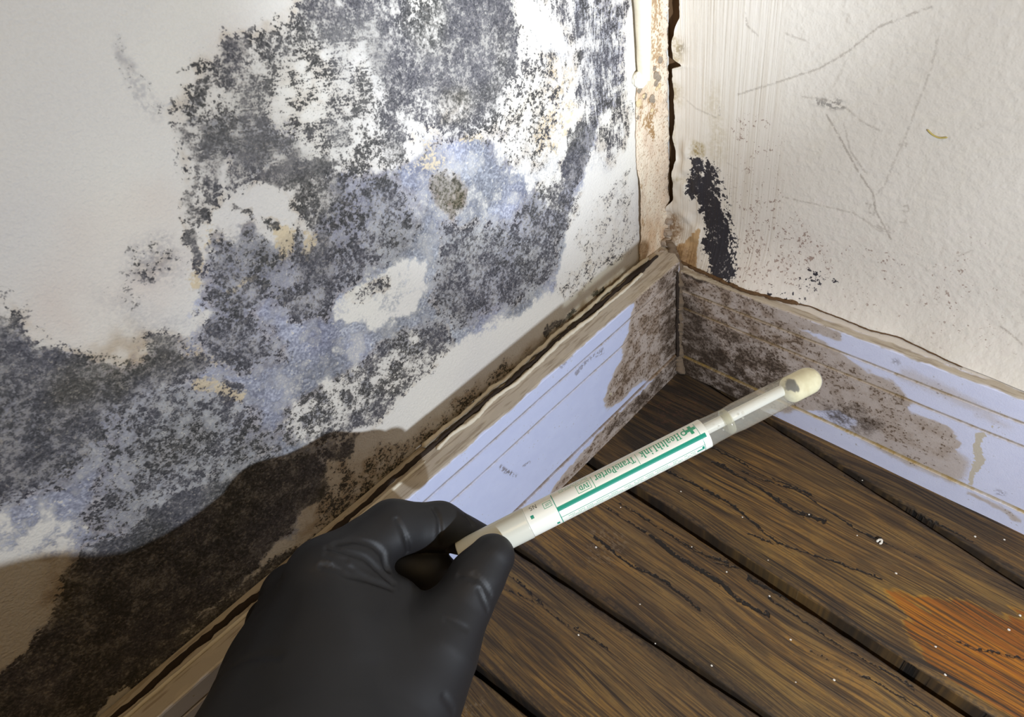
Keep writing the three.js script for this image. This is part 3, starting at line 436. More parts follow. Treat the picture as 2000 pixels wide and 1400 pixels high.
// profile: list of [out, y] from floor to wall; grooves cut 1.4 mm deep
function profile(t, top, grooves, foot) {
  const p = [[t + foot, 0], [t + foot, 1.0]]; let prevFoot = foot;
  for (const [gy, w] of grooves) { p.push([t + prevFoot, gy - w], [t + prevFoot - 0.5, gy - w * 0.55], [t - 1.6, gy - w * 0.2], [t - 1.6, gy + w * 0.25], [t - 0.5, gy + w * 0.7], [t, gy + w]); prevFoot = 0; }
  p.push([t, top - 1.2], [t - 0.35, top - 0.4], [t - 1.3, top]); p.push([7, top + 0.6], [0.5, top + 0.2]); return p;
}
function boardGeo(prof, len0, len1, mitre, axis) {
  const N = Math.max(2, Math.round((len1 - len0) * 1000 / 8)), pos = [], uv = [], idx = [], P = prof.length; let vs = prof.map(p => p[1]);
  for (let q = 1; q < P; q++) if (prof[q][1] >= prof[P - 4][1] - 0.2 && prof[q][0] < prof[q - 1][0] - 0.2) vs[q] = Math.max(vs[q - 1], prof[q][1]) + 0; 
  let acc = prof[P - 4][1]; for (let q = P - 3; q < P; q++) { acc += Math.hypot(prof[q][0] - prof[q - 1][0], prof[q][1] - prof[q - 1][1]); vs[q] = acc; }
  for (let i = 0; i <= N; i++) for (let q = 0; q < P; q++) {
    const l0 = mitre ? Math.max(len0, prof[q][0] / 1000 * mitre) : len0, l = lerp(l0, len1, i / N), w = (fbm(l * 30, 4.4 + mitre, 2) - 0.5) * 0.0006;
    const out = prof[q][0] / 1000 + w, y = prof[q][1] / 1000; pos.push(axis === 'z' ? out : l, y, axis === 'z' ? l : out); uv.push(l * 1000 / BW, vs[q] / BH);
  }
  for (let i = 0; i < N; i++) for (let q = 0; q + 1 < P; q++) { const a = i * P + q, b = a + P; if (axis === 'z') idx.push(a, a + 1, b, b, a + 1, b + 1); else idx.push(a, b, a + 1, b, b + 1, a + 1); }
  const g = geo(pos, uv, idx).toNonIndexed(); g.computeVertexNormals(); return g;
}
const profL = profile(24, 113.5, [[22, 1.1], [82.5, 1.2], [101, 1.1]], 1.2), profR = profile(18, 104.5, [[19, 1.1], [70.5, 1.1], [87.5, 1.1]], 1.0);
const texBL = boardTexture([
  ['dirt', 0.95, 4, 'max', [[19.5,119.4],[18.6,-11.1],[44.3,10.4],[67.9,30.2],[94.3,29.5],[115.5,36.8],[110.5,55],[90.7,71],[83,90.7],[72.8,107.6],[78.1,116],[66.3,117.2]]],
  ['dirt', 0.9, 3, 'max', [[15.1,16.9],[14.8,-8],[106.9,-1.8],[169.3,-2],[192,0.7],[179,8.9],[117.4,20.7]]], ['dark', 0.4, 3, 'max', [[15.1,16.9],[14.8,-4.8],[79.6,4.2],[118.6,9.6],[111.9,12.5],[65.2,16]]],
  ['dark', 0.35, 4, 'max', [[16.1,108],[14.9,-1.6],[40.6,19.4],[43,66.2],[35.8,101.5]]],
  ['dark', 0.3, 3, 'max', [[29.1,123],[19.5,112.4],[22.7,92.9],[48.3,109.8],[54,120.6]]],
  ['mark', 0.5, 0.8, 'max', [[146.6,115.5],[142.8,117.1],[139.4,112.6],[151.2,109.8],[154.6,113.5]]], ['mark', 0.6, 0.8, 'max', [[109.9,97.2],[109.4,91],[125.6,96.3],[139.8,93],[140.7,97.2],[127.9,99.6]]],
  ['mark', 0.9, 0.5, 'max', [[194.2,55.6],[193.1,53.3],[200.8,55.7],[201.4,57.5]]], ['mark', 0.9, 0.6, 'max', [[217.5,76.6],[214.7,68.7],[206.4,53.6],[208.6,52.5],[216.9,65.5],[219.3,75.2]]],
  ['beige', 0.9, 0.6, 'max', [[106.3,48.1],[104.2,45.1],[105.6,43],[107.8,46]]]],
  [[22, 120, 96, 70, 0.8], [82.5, 158, 146, 136, 0.85], [101, 150, 138, 128, 0.85]], 3, [198, 206, 236], 113.2);  // tan ledge: tube shadow put into its colour, besides dirt near the corner
const texBR = boardTexture([
  ['dirt', 1.0, 7, 'max', [[16.2,115.6],[15.7,-3.8],[61.8,-20.3],[129.2,17.7],[139.1,56.4],[142.8,78.4],[119.1,94.4],[87.7,107.4],[55.4,112.2]]],
  ['dirt', 0.7, 3, 'max', [[119.1,94.4],[148.5,86.2],[163,80.2],[182,81.8],[200.2,69.4],[195.7,61.6],[219.6,63.1],[231.3,51.6],[227.2,32.9],[193.2,28.6],[156.9,36],[129.2,17.7]]],
  ['dirt', 0.6, 3, 'max', [[25.3,104.9],[95.5,106.3],[148.7,104.5],[147,94.7],[96.8,93.1],[25.4,90.3]]],
  ['dirt', 0.45, 5, 'max', [[173.1,61.9],[216.7,51],[239.5,42.5],[240.6,16.4],[200.2,11.5],[163.6,18.4]]],
  ['dark', 0.62, 5, 'max', [[23.1,89.4],[23.5,-2.4],[61.2,-8],[97.3,2.7],[90.7,27.8],[67.8,42.7],[48.7,65.2],[34.6,84.3]]],
  ['dark', 0.32, 5, 'max', [[57.7,64.3],[99.7,65.1],[125.2,48.2],[120.4,23.4],[78.9,9.1]]], ['dark', 0.5, 2.5, 'max', [[26,14.3],[70.1,3.7],[132.1,-4],[125.1,-15.1],[61.5,-14.1],[26.1,-4.1]]],
  ['dark', 0.4, 4, 'max', [[138.5,34.9],[169.6,44.4],[184.4,38.5],[180.3,24.8],[151.9,21.6]]], ['dark', 0.85, 1.2, 'max', [[25.3,108.7],[55.6,108.6],[75.9,108.7],[76.2,105.2],[47.3,103.3],[25.3,102]]],
  ['dark', 0.35, 3, 'max', [[25.3,97.7],[38.8,96],[39.4,76.3],[25.5,75.2]]],
  ['beige', 0.9, 1.0, 'max', [[234.9,67.5],[240.7,68.4],[243,55.4],[244.7,44.1],[244.8,22.8],[241.2,19.7],[239.6,34.7],[238.3,51.9]]], ['beige', 0.8, 0.7, 'max', [[241,76.6],[242.7,76.4],[242.9,73.7],[241.6,73.7]]],
  ['dirt', 0.5, 2.5, 'max', [[241.8,11.8],[265.7,10.5],[278.5,5.4],[275.7,14.3],[246.1,18.3]]], ['mark', 0.5, 1, 'max', [[179.2,97.5],[182.6,100.3],[184.3,96.8],[180.9,94]]], ['mark', 0.5, 1, 'max', [[256.5,27.4],[261.9,28.3],[261.8,23.8],[257.9,22.6]]],
  ['dirt', 0.35, 6, 'max', [[181.3,99.5],[210.5,98.7],[251.5,85.3],[254.9,74],[215.5,79.3],[182,81.8]]]],
  [[19, 164, 136, 78, 0.95], [70.5, 142, 116, 78, 0.85], [87.5, 152, 128, 92, 0.8]], 11, [210, 212, 232], 104.2, 109);
const BLM = std({ map: texBL.map, bumpMap: texBL.bump, bumpScale: 0.0002, roughness: 0.42 }), BRM = std({ map: texBR.map, bumpMap: texBR.bump, bumpScale: 0.0003, roughness: 0.45 });
const BOARD = std({ color: 0xd8d8e0, roughness: 0.45 });
const baseL = structure('baseboard_left', 'white grooved baseboard under the mouldy wall, stained near the corner', 'baseboard');
mesh('board', boardGeo(profL, 0.003, 0.5, 0.75, 'z'), BLM, baseL); mesh('board', boardGeo(profL, 0.5, R1, 0, 'z'), BOARD, baseL);
const baseR = structure('baseboard_right', 'white grooved baseboard under the scribbled wall, caked with brown grime', 'baseboard');
mesh('board', boardGeo(profR, 0.003, 0.5, 1.33, 'x'), BRM, baseR); mesh('board', boardGeo(profR, 0.5, R1, 0, 'x'), BOARD, baseR);

// peeling caulk on the left board: two wavy lips with a dirty slot between them
const CAULK = std({ color: 0xcdc5b4, roughness: 0.8 }), GRIME = std({ color: 0x2b2018, roughness: 0.95 }), RUST = std({ color: 0x5a4126, roughness: 0.95 });
function wavy(z0, z1, n, fx, fy) { const a = []; for (let i = 0; i <= n; i++) { const z = lerp(z0, z1, i / n); a.push([fx(z), fy(z), z]); } return a; }
mesh('caulk_lip', rope(wavy(0.03, 0.255, 46, z => 0.0042 + (fbm(z * 60, 2, 2) - 0.5) * 0.003, z => 0.1162 + (fbm(z * 45, 6, 2) - 0.5) * 0.003), t => 0.0011 + 0.0008 * vn(t * 30, 2), 160, 7, 0.35), CAULK, baseL);
mesh('caulk_lip', rope(wavy(0.045, 0.25, 46, z => 0.0108 + (fbm(z * 50, 12, 2) - 0.5) * 0.004, z => 0.1146 + (fbm(z * 55, 16, 2) - 0.5) * 0.0012), t => 0.0009 + 0.0008 * vn(t * 26, 7), 160, 7, 0.35), CAULK, baseL);
mesh('grime_line', rope(wavy(0.02, 0.5, 40, z => 0.0072 + (fbm(z * 50, 22, 2) - 0.5) * 0.002, z => 0.1138), t => 0.0021 + 0.0014 * vn(t * 40, 3), 200, 7, 0.5, 0.6), GRIME, baseL).userData.label = 'black grime in the open caulk joint';
mesh('caulk_lip', rope(wavy(0.26, 0.5, 20, z => 0.012, z => 0.1142), t => 0.0012, 60, 6, 0.3), CAULK, baseL);
// caulk over the right board, cracked along its upper edge
{ const pts = []; for (let i = 0; i <= 90; i++) { const x = lerp(10, 215, i / 90); pts.push([x / 1000, 0.1056, (crackZ(x) + 0.3 + (fbm(x / 5, 9, 3) - 0.5) * 1.6) / 1000]); }
  mesh('crack_line', rope(pts, t => t < 0.5 ? 0.0010 + 0.0011 * vn(t * 40, 1) : 0.00045, 240, 6, 0.5, 0.8), RUST, baseR).userData.label = 'dark brown crack along the foot of the caulk'; }
// lumpy dirty sealant where the boards meet
mesh('corner_sealant', rope([[0.006, 0.118, 0.004], [0.012, 0.112, 0.010], [0.0215, 0.104, 0.0165], [0.0235, 0.08, 0.018], [0.0235, 0.05, 0.018], [0.0245, 0.02, 0.0185], [0.027, 0.001, 0.021]], t => 0.0030 + 0.0018 * vn(t * 14, 4) + 0.002 * sst(0.8, 1, t), 120, 10, 0.5), std({ color: 0x6d5d4c, roughness: 0.9 }), baseR).userData.label = 'lumpy brown sealant in the corner';
mesh('sealant_crack', rope([[0.0245, 0.107, 0.0215], [0.0255, 0.08, 0.0225], [0.0252, 0.05, 0.0222], [0.0262, 0.02, 0.0228]], t => 0.0010 + 0.0006 * vn(t * 10, 3), 60, 6, 0.4), GRIME, baseR);
for (const [s, x, y, z, r] of [[21, 4, 116, 5, 5], [22, 9, 114, 3, 4], [23, 3, 124, 3, 3.6], [24, 14, 110, 10, 3.6], [25, 3, 133, 2, 3], [26, 20, 108, 6, 3], [27, 5, 112, 14, 3.2]]) { const g = lump(r / 1000, s, [1, 0.9, 1]); g.translate(x / 1000, y / 1000, z / 1000); mesh('sealant_lump', g, std({ color: s % 2 ? 0x9a8b7c : 0x7d6b58, roughness: 0.95 }), baseR); }

// ================================================================ floor (x, z in mm)
const FW = 450, FD = 450;
const P = {}; for (const n of ['dark', 'crack', 'orange', 'rim', 'yellow', 'wet', 'dust']) P[n] = new Field(FW, FD, n === 'crack' ? 4 : 2.5);
for (const [f, v, b, m, p] of [
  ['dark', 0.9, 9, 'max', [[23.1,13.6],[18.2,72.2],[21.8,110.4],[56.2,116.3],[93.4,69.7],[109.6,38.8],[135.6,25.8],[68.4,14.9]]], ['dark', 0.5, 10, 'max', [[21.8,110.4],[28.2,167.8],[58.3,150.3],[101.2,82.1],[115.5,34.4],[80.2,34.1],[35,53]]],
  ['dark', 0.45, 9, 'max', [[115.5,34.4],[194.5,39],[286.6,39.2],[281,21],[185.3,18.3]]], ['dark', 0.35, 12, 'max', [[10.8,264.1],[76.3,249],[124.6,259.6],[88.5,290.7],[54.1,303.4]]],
  ['orange', 1, 3, 'max', [[241,108],[252.6,101.8],[263.7,86.2],[288.7,79.8],[311.7,72.2],[336.1,127.8],[304.5,136.3],[278.7,134.2],[264.4,131.7],[252.3,122.5]]],
  ['yellow', 0.8, 9, 'max', [[182.3,114.8],[228.1,100.4],[259.5,74.6],[295.9,69.7],[297.8,76],[264.3,87.8],[239.5,112.7],[236,132.2]]], ['yellow', 0.55, 12, 'max', [[92.6,134.8],[163.7,120.1],[226.4,110.7],[208.1,138.9],[138.1,140.8]]],
  ['yellow', 0.6, 10, 'max', [[150.5,217],[189.8,195.6],[245.5,184.6],[229.9,205.4],[188.1,220.2]]], ['yellow', 0.4, 12, 'max', [[130.4,266.6],[186.5,243.7],[157.5,276.4]]],
  ['wet', 0.6, 8, 'max', [[21.6,69.7],[38.5,36.2],[73.9,38.7],[57,84.2]]], ['dust', 0.6, 4, 'max', [[65.8,183.2],[88,170.8],[101.9,194.7],[75.4,211.4]]], ['dust', 0.7, 1.5, 'max', [[81.8,328.4],[89.4,314],[96.6,323],[83.7,334.3]]]]) P[f].put(p, v, b, m);
for (const [a, b] of [[8, 78], [138.5, 147.5], [233, 199], [315, 265]]) { P.dark.line([[-5, a], [455, b]], 11, 0.75, 4, 'max'); P.dark.line([[-5, a], [455, b]], 26, 0.28, 9, 'max'); }
for (const [p, w, v] of [
  [[[100.1,163.6],[118.8,166.2],[138.1,165.1],[156.4,164],[169.2,167],[188.4,164]], 2.2, 1], [[[71,189.6],[102.2,189.6],[124.4,185.8],[156.1,186.7]], 1.6, 0.8], [[[117.5,152.3],[146.2,153.7],[158.2,148.7]], 1.2, 0.6],
  [[[98.3,84.4],[135.8,84.5],[165,88.7],[184.1,83.8]], 1.6, 0.9], [[[120.5,79.2],[159.6,71.5],[204.9,77.2],[240.8,72]], 1.1, 0.7], [[[76.9,112.5],[126,108.6],[168.8,116.1],[205,105.8],[228.1,100.4]], 1.3, 0.75],
  [[[166.8,150.9],[186.4,148.2],[220.7,145.1]], 2.0, 0.9], [[[66.7,155.1],[127.2,154.5],[151.3,149.6]], 1.6, 0.7], [[[224.3,146.2],[257.3,141.5],[289.4,142.6],[301.6,142.1]], 1.6, 0.7], [[[47.5,249.1],[91,250.2],[139.1,243.1]], 0.9, 0.6],
  [[[183.4,155.1],[222.7,155.6],[261.8,152.4],[280.8,153.6]], 1.0, 0.6], [[[211,169.5],[249.7,163],[280.9,160.4]], 1.0, 0.6], [[[177.7,41],[229.3,42.9],[259.7,42.8]], 1.0, 0.6], [[[78.5,74.6],[136.9,72.4],[169.6,69.2]], 1.2, 0.7], [[[31.2,165.5],[69.2,164.2],[96.2,164.2]], 1.2, 0.7],
  [[[149.5,121.5],[166.2,118.1]], 1.4, 0.8], [[[39.2,260.8],[73.7,251.1]], 1.0, 0.5], [[[262.8,113.5],[283.6,111.4],[305.2,100.3]], 1.0, 0.5]]) P.crack.line(p, w, v, 0.5, 'max');
const floorTex = surface(1792, 1792, FW, FD, (x, z, o) => {
  const w = (fbm(x / 110, z / 26, 2) - 0.5) * 12, g = fbm(x / 60, (z + w) / 2.2, 3), g2 = fbm(x / 65 + 7, (z + w) / 0.8, 3), g3 = fbm(x / 22 + 3, (z + w) / 0.5, 2), n2 = fbm(x / 26, z / 9, 3), n3 = vn(x / 0.5, z / 0.5), n1 = fbm(x / 2, z / 1.3, 3), n6 = fbm(x / 70 + 4, z / 30 + 8, 2);
  const c = even(g, 0.13), c2 = even(n2, 0.14), cg = even(g2, 0.14), c3 = even(g3, 0.16), c1 = even(n1, 0.14), pk = Math.floor((z + 60 - x * 0.02) / 87);
  const tone = vn(pk * 7.7, 2.2);
  o[0] = 132 + tone * 12; o[1] = 98 + tone * 8; o[2] = 48 + tone * 3;
  blend(o, 78, 57, 34, clamp(c * 0.7)); blend(o, 136, 106, 54, clamp(c2 - 0.5) * 0.9); blend(o, 92, 76, 54, clamp(even(n6, 0.15) - 0.4) * 0.6);
  blend(o, 98, 80, 54, sst(0.55, 0.95, c1) * 0.35); blend(o, 60, 46, 32, sst(0.75, 0.98, even(fbm(x / 24 + 40, z / 3, 2), 0.15)) * 0.5);
  const ye = P.yellow.at(x, z); blend(o, 140, 110, 52, ye * (0.3 + 0.45 * c2));
  const or = P.orange.at(x + (n2 - 0.5) * 30 + (n1 - 0.5) * 5, z + (fbm(x / 30, z / 4, 2) - 0.5) * 16);
  blend(o, 160, 116, 40, sst(0.12, 0.3, or) * sst(0.8, 0.4, or) * 0.75); blend(o, lerp(176, 140, c), lerp(104, 74, c), lerp(10, 10, c), sst(0.4, 0.75, or) * 0.8);
  blend(o, 54, 39, 26, sst(0.6, 0.95, cg) * 0.6); blend(o, 34, 25, 17, sst(0.84, 0.97, cg * 0.5 + c * 0.5) * 0.75); blend(o, 44, 33, 23, sst(0.72, 0.98, c3) * 0.5); blend(o, 150, 124, 84, sst(0.9, 1.0, 1 - c3) * 0.25);
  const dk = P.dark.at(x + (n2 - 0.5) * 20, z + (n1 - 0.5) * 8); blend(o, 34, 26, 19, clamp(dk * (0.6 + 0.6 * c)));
  const we = P.wet.at(x, z); blend(o, 92, 56, 40, we * sst(0.6, 0.95, c1) * 0.7);
  const du = P.dust.at(x + (n1 - 0.5) * 8, z); blend(o, 150, 130, 108, du * sst(0.6, 0.95, c1) * 0.6);
  const cr = P.crack.at(x + (n1 - 0.5) * 3, z + (n1 - 0.5) * 2.6 + (n2 - 0.5) * 5); const ck = sst(0.25, 0.65, cr + (c2 - 0.5) * 0.35 + (c1 - 0.5) * 0.25) * (cr > 0.02 ? 1 : 0); blend(o, 20, 14, 9, ck * 0.92);
  blend(o, 170, 156, 134, sst(0.985, 0.998, n3) * 0.4);
  return 0.6 + (g - 0.5) * 0.35 + (g2 - 0.5) * 0.3 + (g3 - 0.5) * 0.2 - ck * 0.5;
}, true);
const WOOD = std({ map: floorTex.map, bumpMap: floorTex.bump, bumpScale: 0.0012, roughness: 0.74 });
const floor = structure('floor', 'dark weathered wooden plank floor with black gaps', 'floor');
mesh('subfloor', box(-0.05, R1 + 0.1, -0.1, -0.036, -0.05, R1 + 0.1), std({ color: 0x5b4732, roughness: 1 }), floor);
function plank(zA, zB, gapA, gapB, x0, x1, n) {                  // zA/zB are functions of x (metres)
  const pos = [], uv = [], idx = [], r = 0.0022, prof = [[0, -0.034], [0, -r], [0.25 * r, -0.35 * r], [r, 0]];
  const ring = (x) => { const a = zA(x) + gapA / 2 + (fbm(x * 70, zA(0) * 90, 3) - 0.5) * 0.0016, b = zB(x) - gapB / 2 + (fbm(x * 70, zB(0) * 90 + 5, 3) - 0.5) * 0.0016, o = [];
    for (const [d, y] of prof) o.push([a + d, y]); for (let k = 1; k < 6; k++) o.push([lerp(a + r, b - r, k / 6), (fbm(x * 14, (a + k) * 3, 2) - 0.5) * 0.0008]); for (const [d, y] of [...prof].reverse()) o.push([b - d, y]); return o; };
  for (let i = 0; i <= n; i++) { const x = lerp(x0, x1, i / n); for (const [z, y] of ring(x)) { pos.push(x, y, z); uv.push(x * 1000 / FW, (z * 1000 + Math.max(-0.003, Math.min(0, y)) * -300) / FD); } }
  const Q = 13; for (let i = 0; i < n; i++) for (let q = 0; q + 1 < Q; q++) { const a = i * Q + q, b = a + Q; idx.push(a, a + 1, b, b, a + 1, b + 1); }
  const g = geo(pos, uv, idx); return g;
}
const seams = [x => -0.05, x => 0.0245 + (x - 0.107) * 0.155, x => 0.1405 + (x - 0.1) * 0.02, x => 0.2255 - (x - 0.1) * 0.075, x => 0.305 - (x - 0.09) * 0.11];
const gaps = [0.002, 0.0052, 0.0082, 0.004, 0.0058];
for (let i = 0; i + 1 < seams.length; i++) mesh('plank', plank(seams[i], seams[i + 1], gaps[i], gaps[i + 1], 0.0, 0.45, 160), WOOD, floor);
{ let zp = seams[4], gp = gaps[4]; for (let k = 1; k <= 26; k++) { const zz = 0.305 + 0.0885 * k, zn = x => Math.min(R1, zz - (k < 3 ? (x - 0.09) * 0.11 * (1 - k / 3) : 0)); mesh('plank', plank(zp, zn, gp, 0.004, 0, 0.45, k < 3 ? 120 : 8), WOOD, floor); zp = zn; gp = 0.004; } }
const WOOD2 = std({ color: 0x5a4632, roughness: 0.65 });
for (let k = 0; k < 30; k++) { const z0 = -0.02 + 0.0885 * k; mesh('plank', plank(x => z0, x => Math.min(R1 + 0.02, z0 + 0.0885), 0.004, 0.004, 0.452, R1, 4), WOOD2, floor); }

// ================================================================ the swab tube
const TA = new THREE.Vector3(...[[101.1,156.3,299.2]][0]).multiplyScalar(0.001), TT = new THREE.Vector3(...[[179.3,181.3,135.3]][0]).multiplyScalar(0.001);
const tubeLen = TA.distanceTo(TT), TR = 0.0068;
const tube = group('swab_tube', { label: 'clear plastic swab tube with white and green label held over the floor', category: 'swab tube' });
tube.position.copy(TA);
{ const ax = TT.clone().sub(TA).normalize(), toCam = camera.position.clone().sub(TA.clone().lerp(TT, 0.5)); const zc = toCam.addScaledVector(ax, -toCam.dot(ax)).normalize(), yc = new THREE.Vector3().crossVectors(zc, ax); tube.quaternion.setFromRotationMatrix(new THREE.Matrix4().makeBasis(ax, yc, zc)); }
// along local x: 0 cap end .. L tip; local z faces out of the printed side
function lathe(pts, seg = 48) { const g = new THREE.LatheGeometry(pts.map(([x, r]) => new THREE.Vector2(r, x)), seg); g.rotateZ(-Math.PI / 2); return g; }
const L0 = tubeLen, xCap = L0 * 0.185, xLab0 = L0 * 0.1845, xLab1 = L0 * 0.672;
mesh('cap', lathe([[0, 0.0001], [0, TR * 0.9], [0.0006, TR * 1.02], [xCap - 0.0006, TR * 1.05], [xCap, TR * 0.98], [xCap, 0.0001]]), new THREE.MeshPhysicalMaterial({ color: 0xdcdccf, roughness: 0.22, transmission: 0.12, thickness: 0 }), tube).userData.label = 'milky plastic cap';
const CLEAR = new THREE.MeshPhysicalMaterial({ color: 0xf4f3ea, roughness: 0.1, transmission: 0.84, thickness: 0, ior: 1.45, clearcoat: 1.0, clearcoatRoughness: 0.16, side: THREE.DoubleSide });
const tip = [[xCap * 0.6, TR * 0.985], [xLab1 + 0.001, TR * 0.985], [xLab1 + 0.004, TR * 0.955], [L0 * 0.735, TR * 0.93], [L0 * 0.752, TR * 0.955], [L0 * 0.765, TR * 0.99], [L0 - TR * 1.0, TR * 0.95]];
for (let k = 1; k <= 10; k++) { const a = k / 10 * Math.PI / 2; tip.push([L0 - TR * 1.0 + Math.sin(a) * TR * 0.98, Math.max(0.00005, Math.cos(a) * TR * 0.95)]); }
mesh('tube_wall', lathe(tip), CLEAR, tube).userData.label = 'clear plastic tube';
{ const g = lathe([[xLab1 - 0.012, 0.0001], [xLab1 - 0.012, TR * 0.4], [L0 - 0.017, TR * 0.36], [L0 - 0.0155, 0.0001]], 28); g.translate(0, TR * 0.2, 0); mesh('highlight_rod', g, new THREE.MeshPhysicalMaterial({ color: 0xf0f1f6, roughness: 0.3 }), tube).userData.label = 'white rod standing in for the tube highlight'; }  // white rod added in place of the bright reflection along the tube
mesh('inner_collar', lathe([[L0 * 0.725, TR * 0.6], [L0 * 0.73, TR * 0.88], [L0 * 0.742, TR * 0.88], [L0 * 0.746, TR * 0.6]], 36), new THREE.MeshPhysicalMaterial({ color: 0xe6e4d2, roughness: 0.2, transmission: 0.7, thickness: 0, side: THREE.DoubleSide }), tube).userData.label = 'translucent collar inside the tube';
{ // foam swab head with a smear of mould on it
  const N = 64, H = 64, D = new Uint8Array(N * H * 4);
  for (let j = 0; j < H; j++) for (let i = 0; i < N; i++) { const u = i / N, v = j / H, n = fbm(i / 5, j / 5, 3), q = (j * N + i) * 4, o = [240, 234, 208]; blend(o, 220, 210, 176, clamp(n * 1.3 - 0.4));
    const uu = u > 0.5 ? u - 1 : u, sx = (uu + 0.05) / 0.1, sy = (v - 0.17) / 0.12, s = sst(1.15, 0.75, Math.hypot(sx, sy) + (n - 0.5) * 1.1); blend(o, 40, 36, 30, s * (0.75 + 0.25 * n)); D.set([o[0], o[1], o[2], 255], q); }
  const t = new THREE.DataTexture(D, N, H, THREE.RGBAFormat); t.magFilter = THREE.LinearFilter; t.minFilter = THREE.LinearFilter; t.colorSpace = THREE.SRGBColorSpace; t.wrapS = THREE.RepeatWrapping; t.needsUpdate = true;
  const fp = [], f0 = L0 - 0.0195, f1 = L0 - 0.0005, rr = TR * 0.915;
  for (let k = 0; k <= 30; k++) { const x = lerp(f0, f1, k / 30), a = clamp((x - f0) / 0.0045), b = clamp((f1 - x) / rr); fp.push([x, Math.max(0.00005, rr * Math.sqrt(a * (2 - a)) * Math.sqrt(b * (2 - b)))]); }
  mesh('swab_head', lathe(fp), std({ map: t, roughness: 0.95 }), tube).userData.label = 'cream foam swab head with a black smear';
}
for (const [x, y, z, r] of [[0.766, -0.25, 0.85, 0.55], [0.772, 0.05, 0.9, 0.7], [0.71, -0.35, 0.8, 0.4], [0.7, -0.1, 0.85, 0.3], [0.838, 0.25, 0.88, 0.35]]) { const g = new THREE.SphereGeometry(r / 1000, 16, 12); g.translate(L0 * x, y * TR, z * TR * 0.93); mesh('bubble', g, new THREE.MeshPhysicalMaterial({ color: 0xffffff, roughness: 0.05, transmission: 0.8, thickness: 0 }), tube); }
{ // printed label: canvas x runs along the tube from tip end to cap end, as the text is read
  const cv = document.createElement('canvas'); cv.width = 1536; cv.height = 720; const c = cv.getContext('2d');
  c.fillStyle = '#e9e9df'; c.fillRect(0, 0, 1536, 720);
  const G1 = '#0a8a72', G2 = '#3c9a72';
  const mid = 360, R = 720 / (2 * Math.PI);                      // label centre faces out
  c.fillStyle = G1; c.fillRect(24, mid - 30, 1268, 34);
  c.fillRect(60, mid - 172, 4, 290); c.fillRect(1292, mid - 172, 6, 300);
  c.fillRect(60, mid - 84, 1232, 4);
  c.fillRect(1478, mid + 8, 26, 26); c.fillRect(1318, mid - 136, 24, 24); c.fillRect(70, mid - 120, 18, 30); c.fillRect(70, mid - 122, 64, 14);
  c.fillStyle = G2;
  c.fillRect(92, mid + 34, 26, 84); c.fillRect(66, mid + 62, 78, 28);
  c.lineWidth = 10; c.strokeStyle = G2; c.beginPath(); c.arc(166, mid + 74, 18, 0, Math.PI * 2); c.stroke(); c.fillRect(144, mid + 54, 9, 66);
  c.textBaseline = 'alphabetic';
  const put = (txt, f, x, y, sx) => { c.save(); c.translate(x, y); c.scale(sx, 1); c.font = f; c.fillText(txt, 0, 0); c.restore(); };
  put('HealthLink', 'bold 92px serif', 196, mid + 104, 0.66);
  c.fillRect(574, mid + 8, 4, 100);
  put('TransPorter', 'bold 86px serif', 596, mid + 98, 0.64);
  c.fillRect(958, mid + 4, 5, 104);
  c.lineWidth = 4; c.strokeRect(985, mid + 20, 112, 66); put('IVD', 'bold 54px sans-serif', 996, mid + 72, 0.9);
  c.strokeRect(1316, mid + 34, 64, 46); put('LOT', 'bold 28px sans-serif', 1322, mid + 67, 0.85);
  for (let k = 0; k < 3; k++) { c.globalAlpha = 0.5; for (let x = 150; x < 1240; x += 14) if (vn(x * 0.37, k * 3.3) > 0.3) c.fillRect(x, mid - 104 - k * 17, 11, 7); for (let x = 985; x < 1230; x += 13) if (vn(x * 0.31, k * 5.3 + 40) > 0.35) c.fillRect(x, mid + 100 + k * 14, 10, 6); c.globalAlpha = 1; }
  c.fillStyle = '#4a463c'; put('NS', '58px sans-serif', 1424, mid + 112, 0.9);
  const t = new THREE.CanvasTexture(cv); t.colorSpace = THREE.SRGBColorSpace; t.anisotropy = 8;
  const pos = [], uv = [], idx = [], nu = 48, na = 64, r = TR * 1.012, x0 = xLab0, x1 = xLab1;
  for (let j = 0; j <= na; j++) for (let i = 0; i <= nu; i++) { const a = (j / na - 0.5) * Math.PI * 1.96, x = lerp(x0, x1, i / nu);
    // canvas left = tip end; canvas up points to the floor side, so the print reads upside down from above
    pos.push(x, Math.sin(a) * r, Math.cos(a) * r); uv.push(1 - i / nu, 0.5 - (a / (Math.PI * 2))); }
  for (let j = 0; j < na; j++) for (let i = 0; i < nu; i++) { const a = j * (nu + 1) + i, b = a + nu + 1; idx.push(a, a + 1, b, b, a + 1, b + 1); }
  mesh('printed_label', geo(pos, uv, idx), std({ map: t, roughness: 0.32, side: THREE.DoubleSide }), tube).userData.label = 'white paper label with green print, upside down';
}

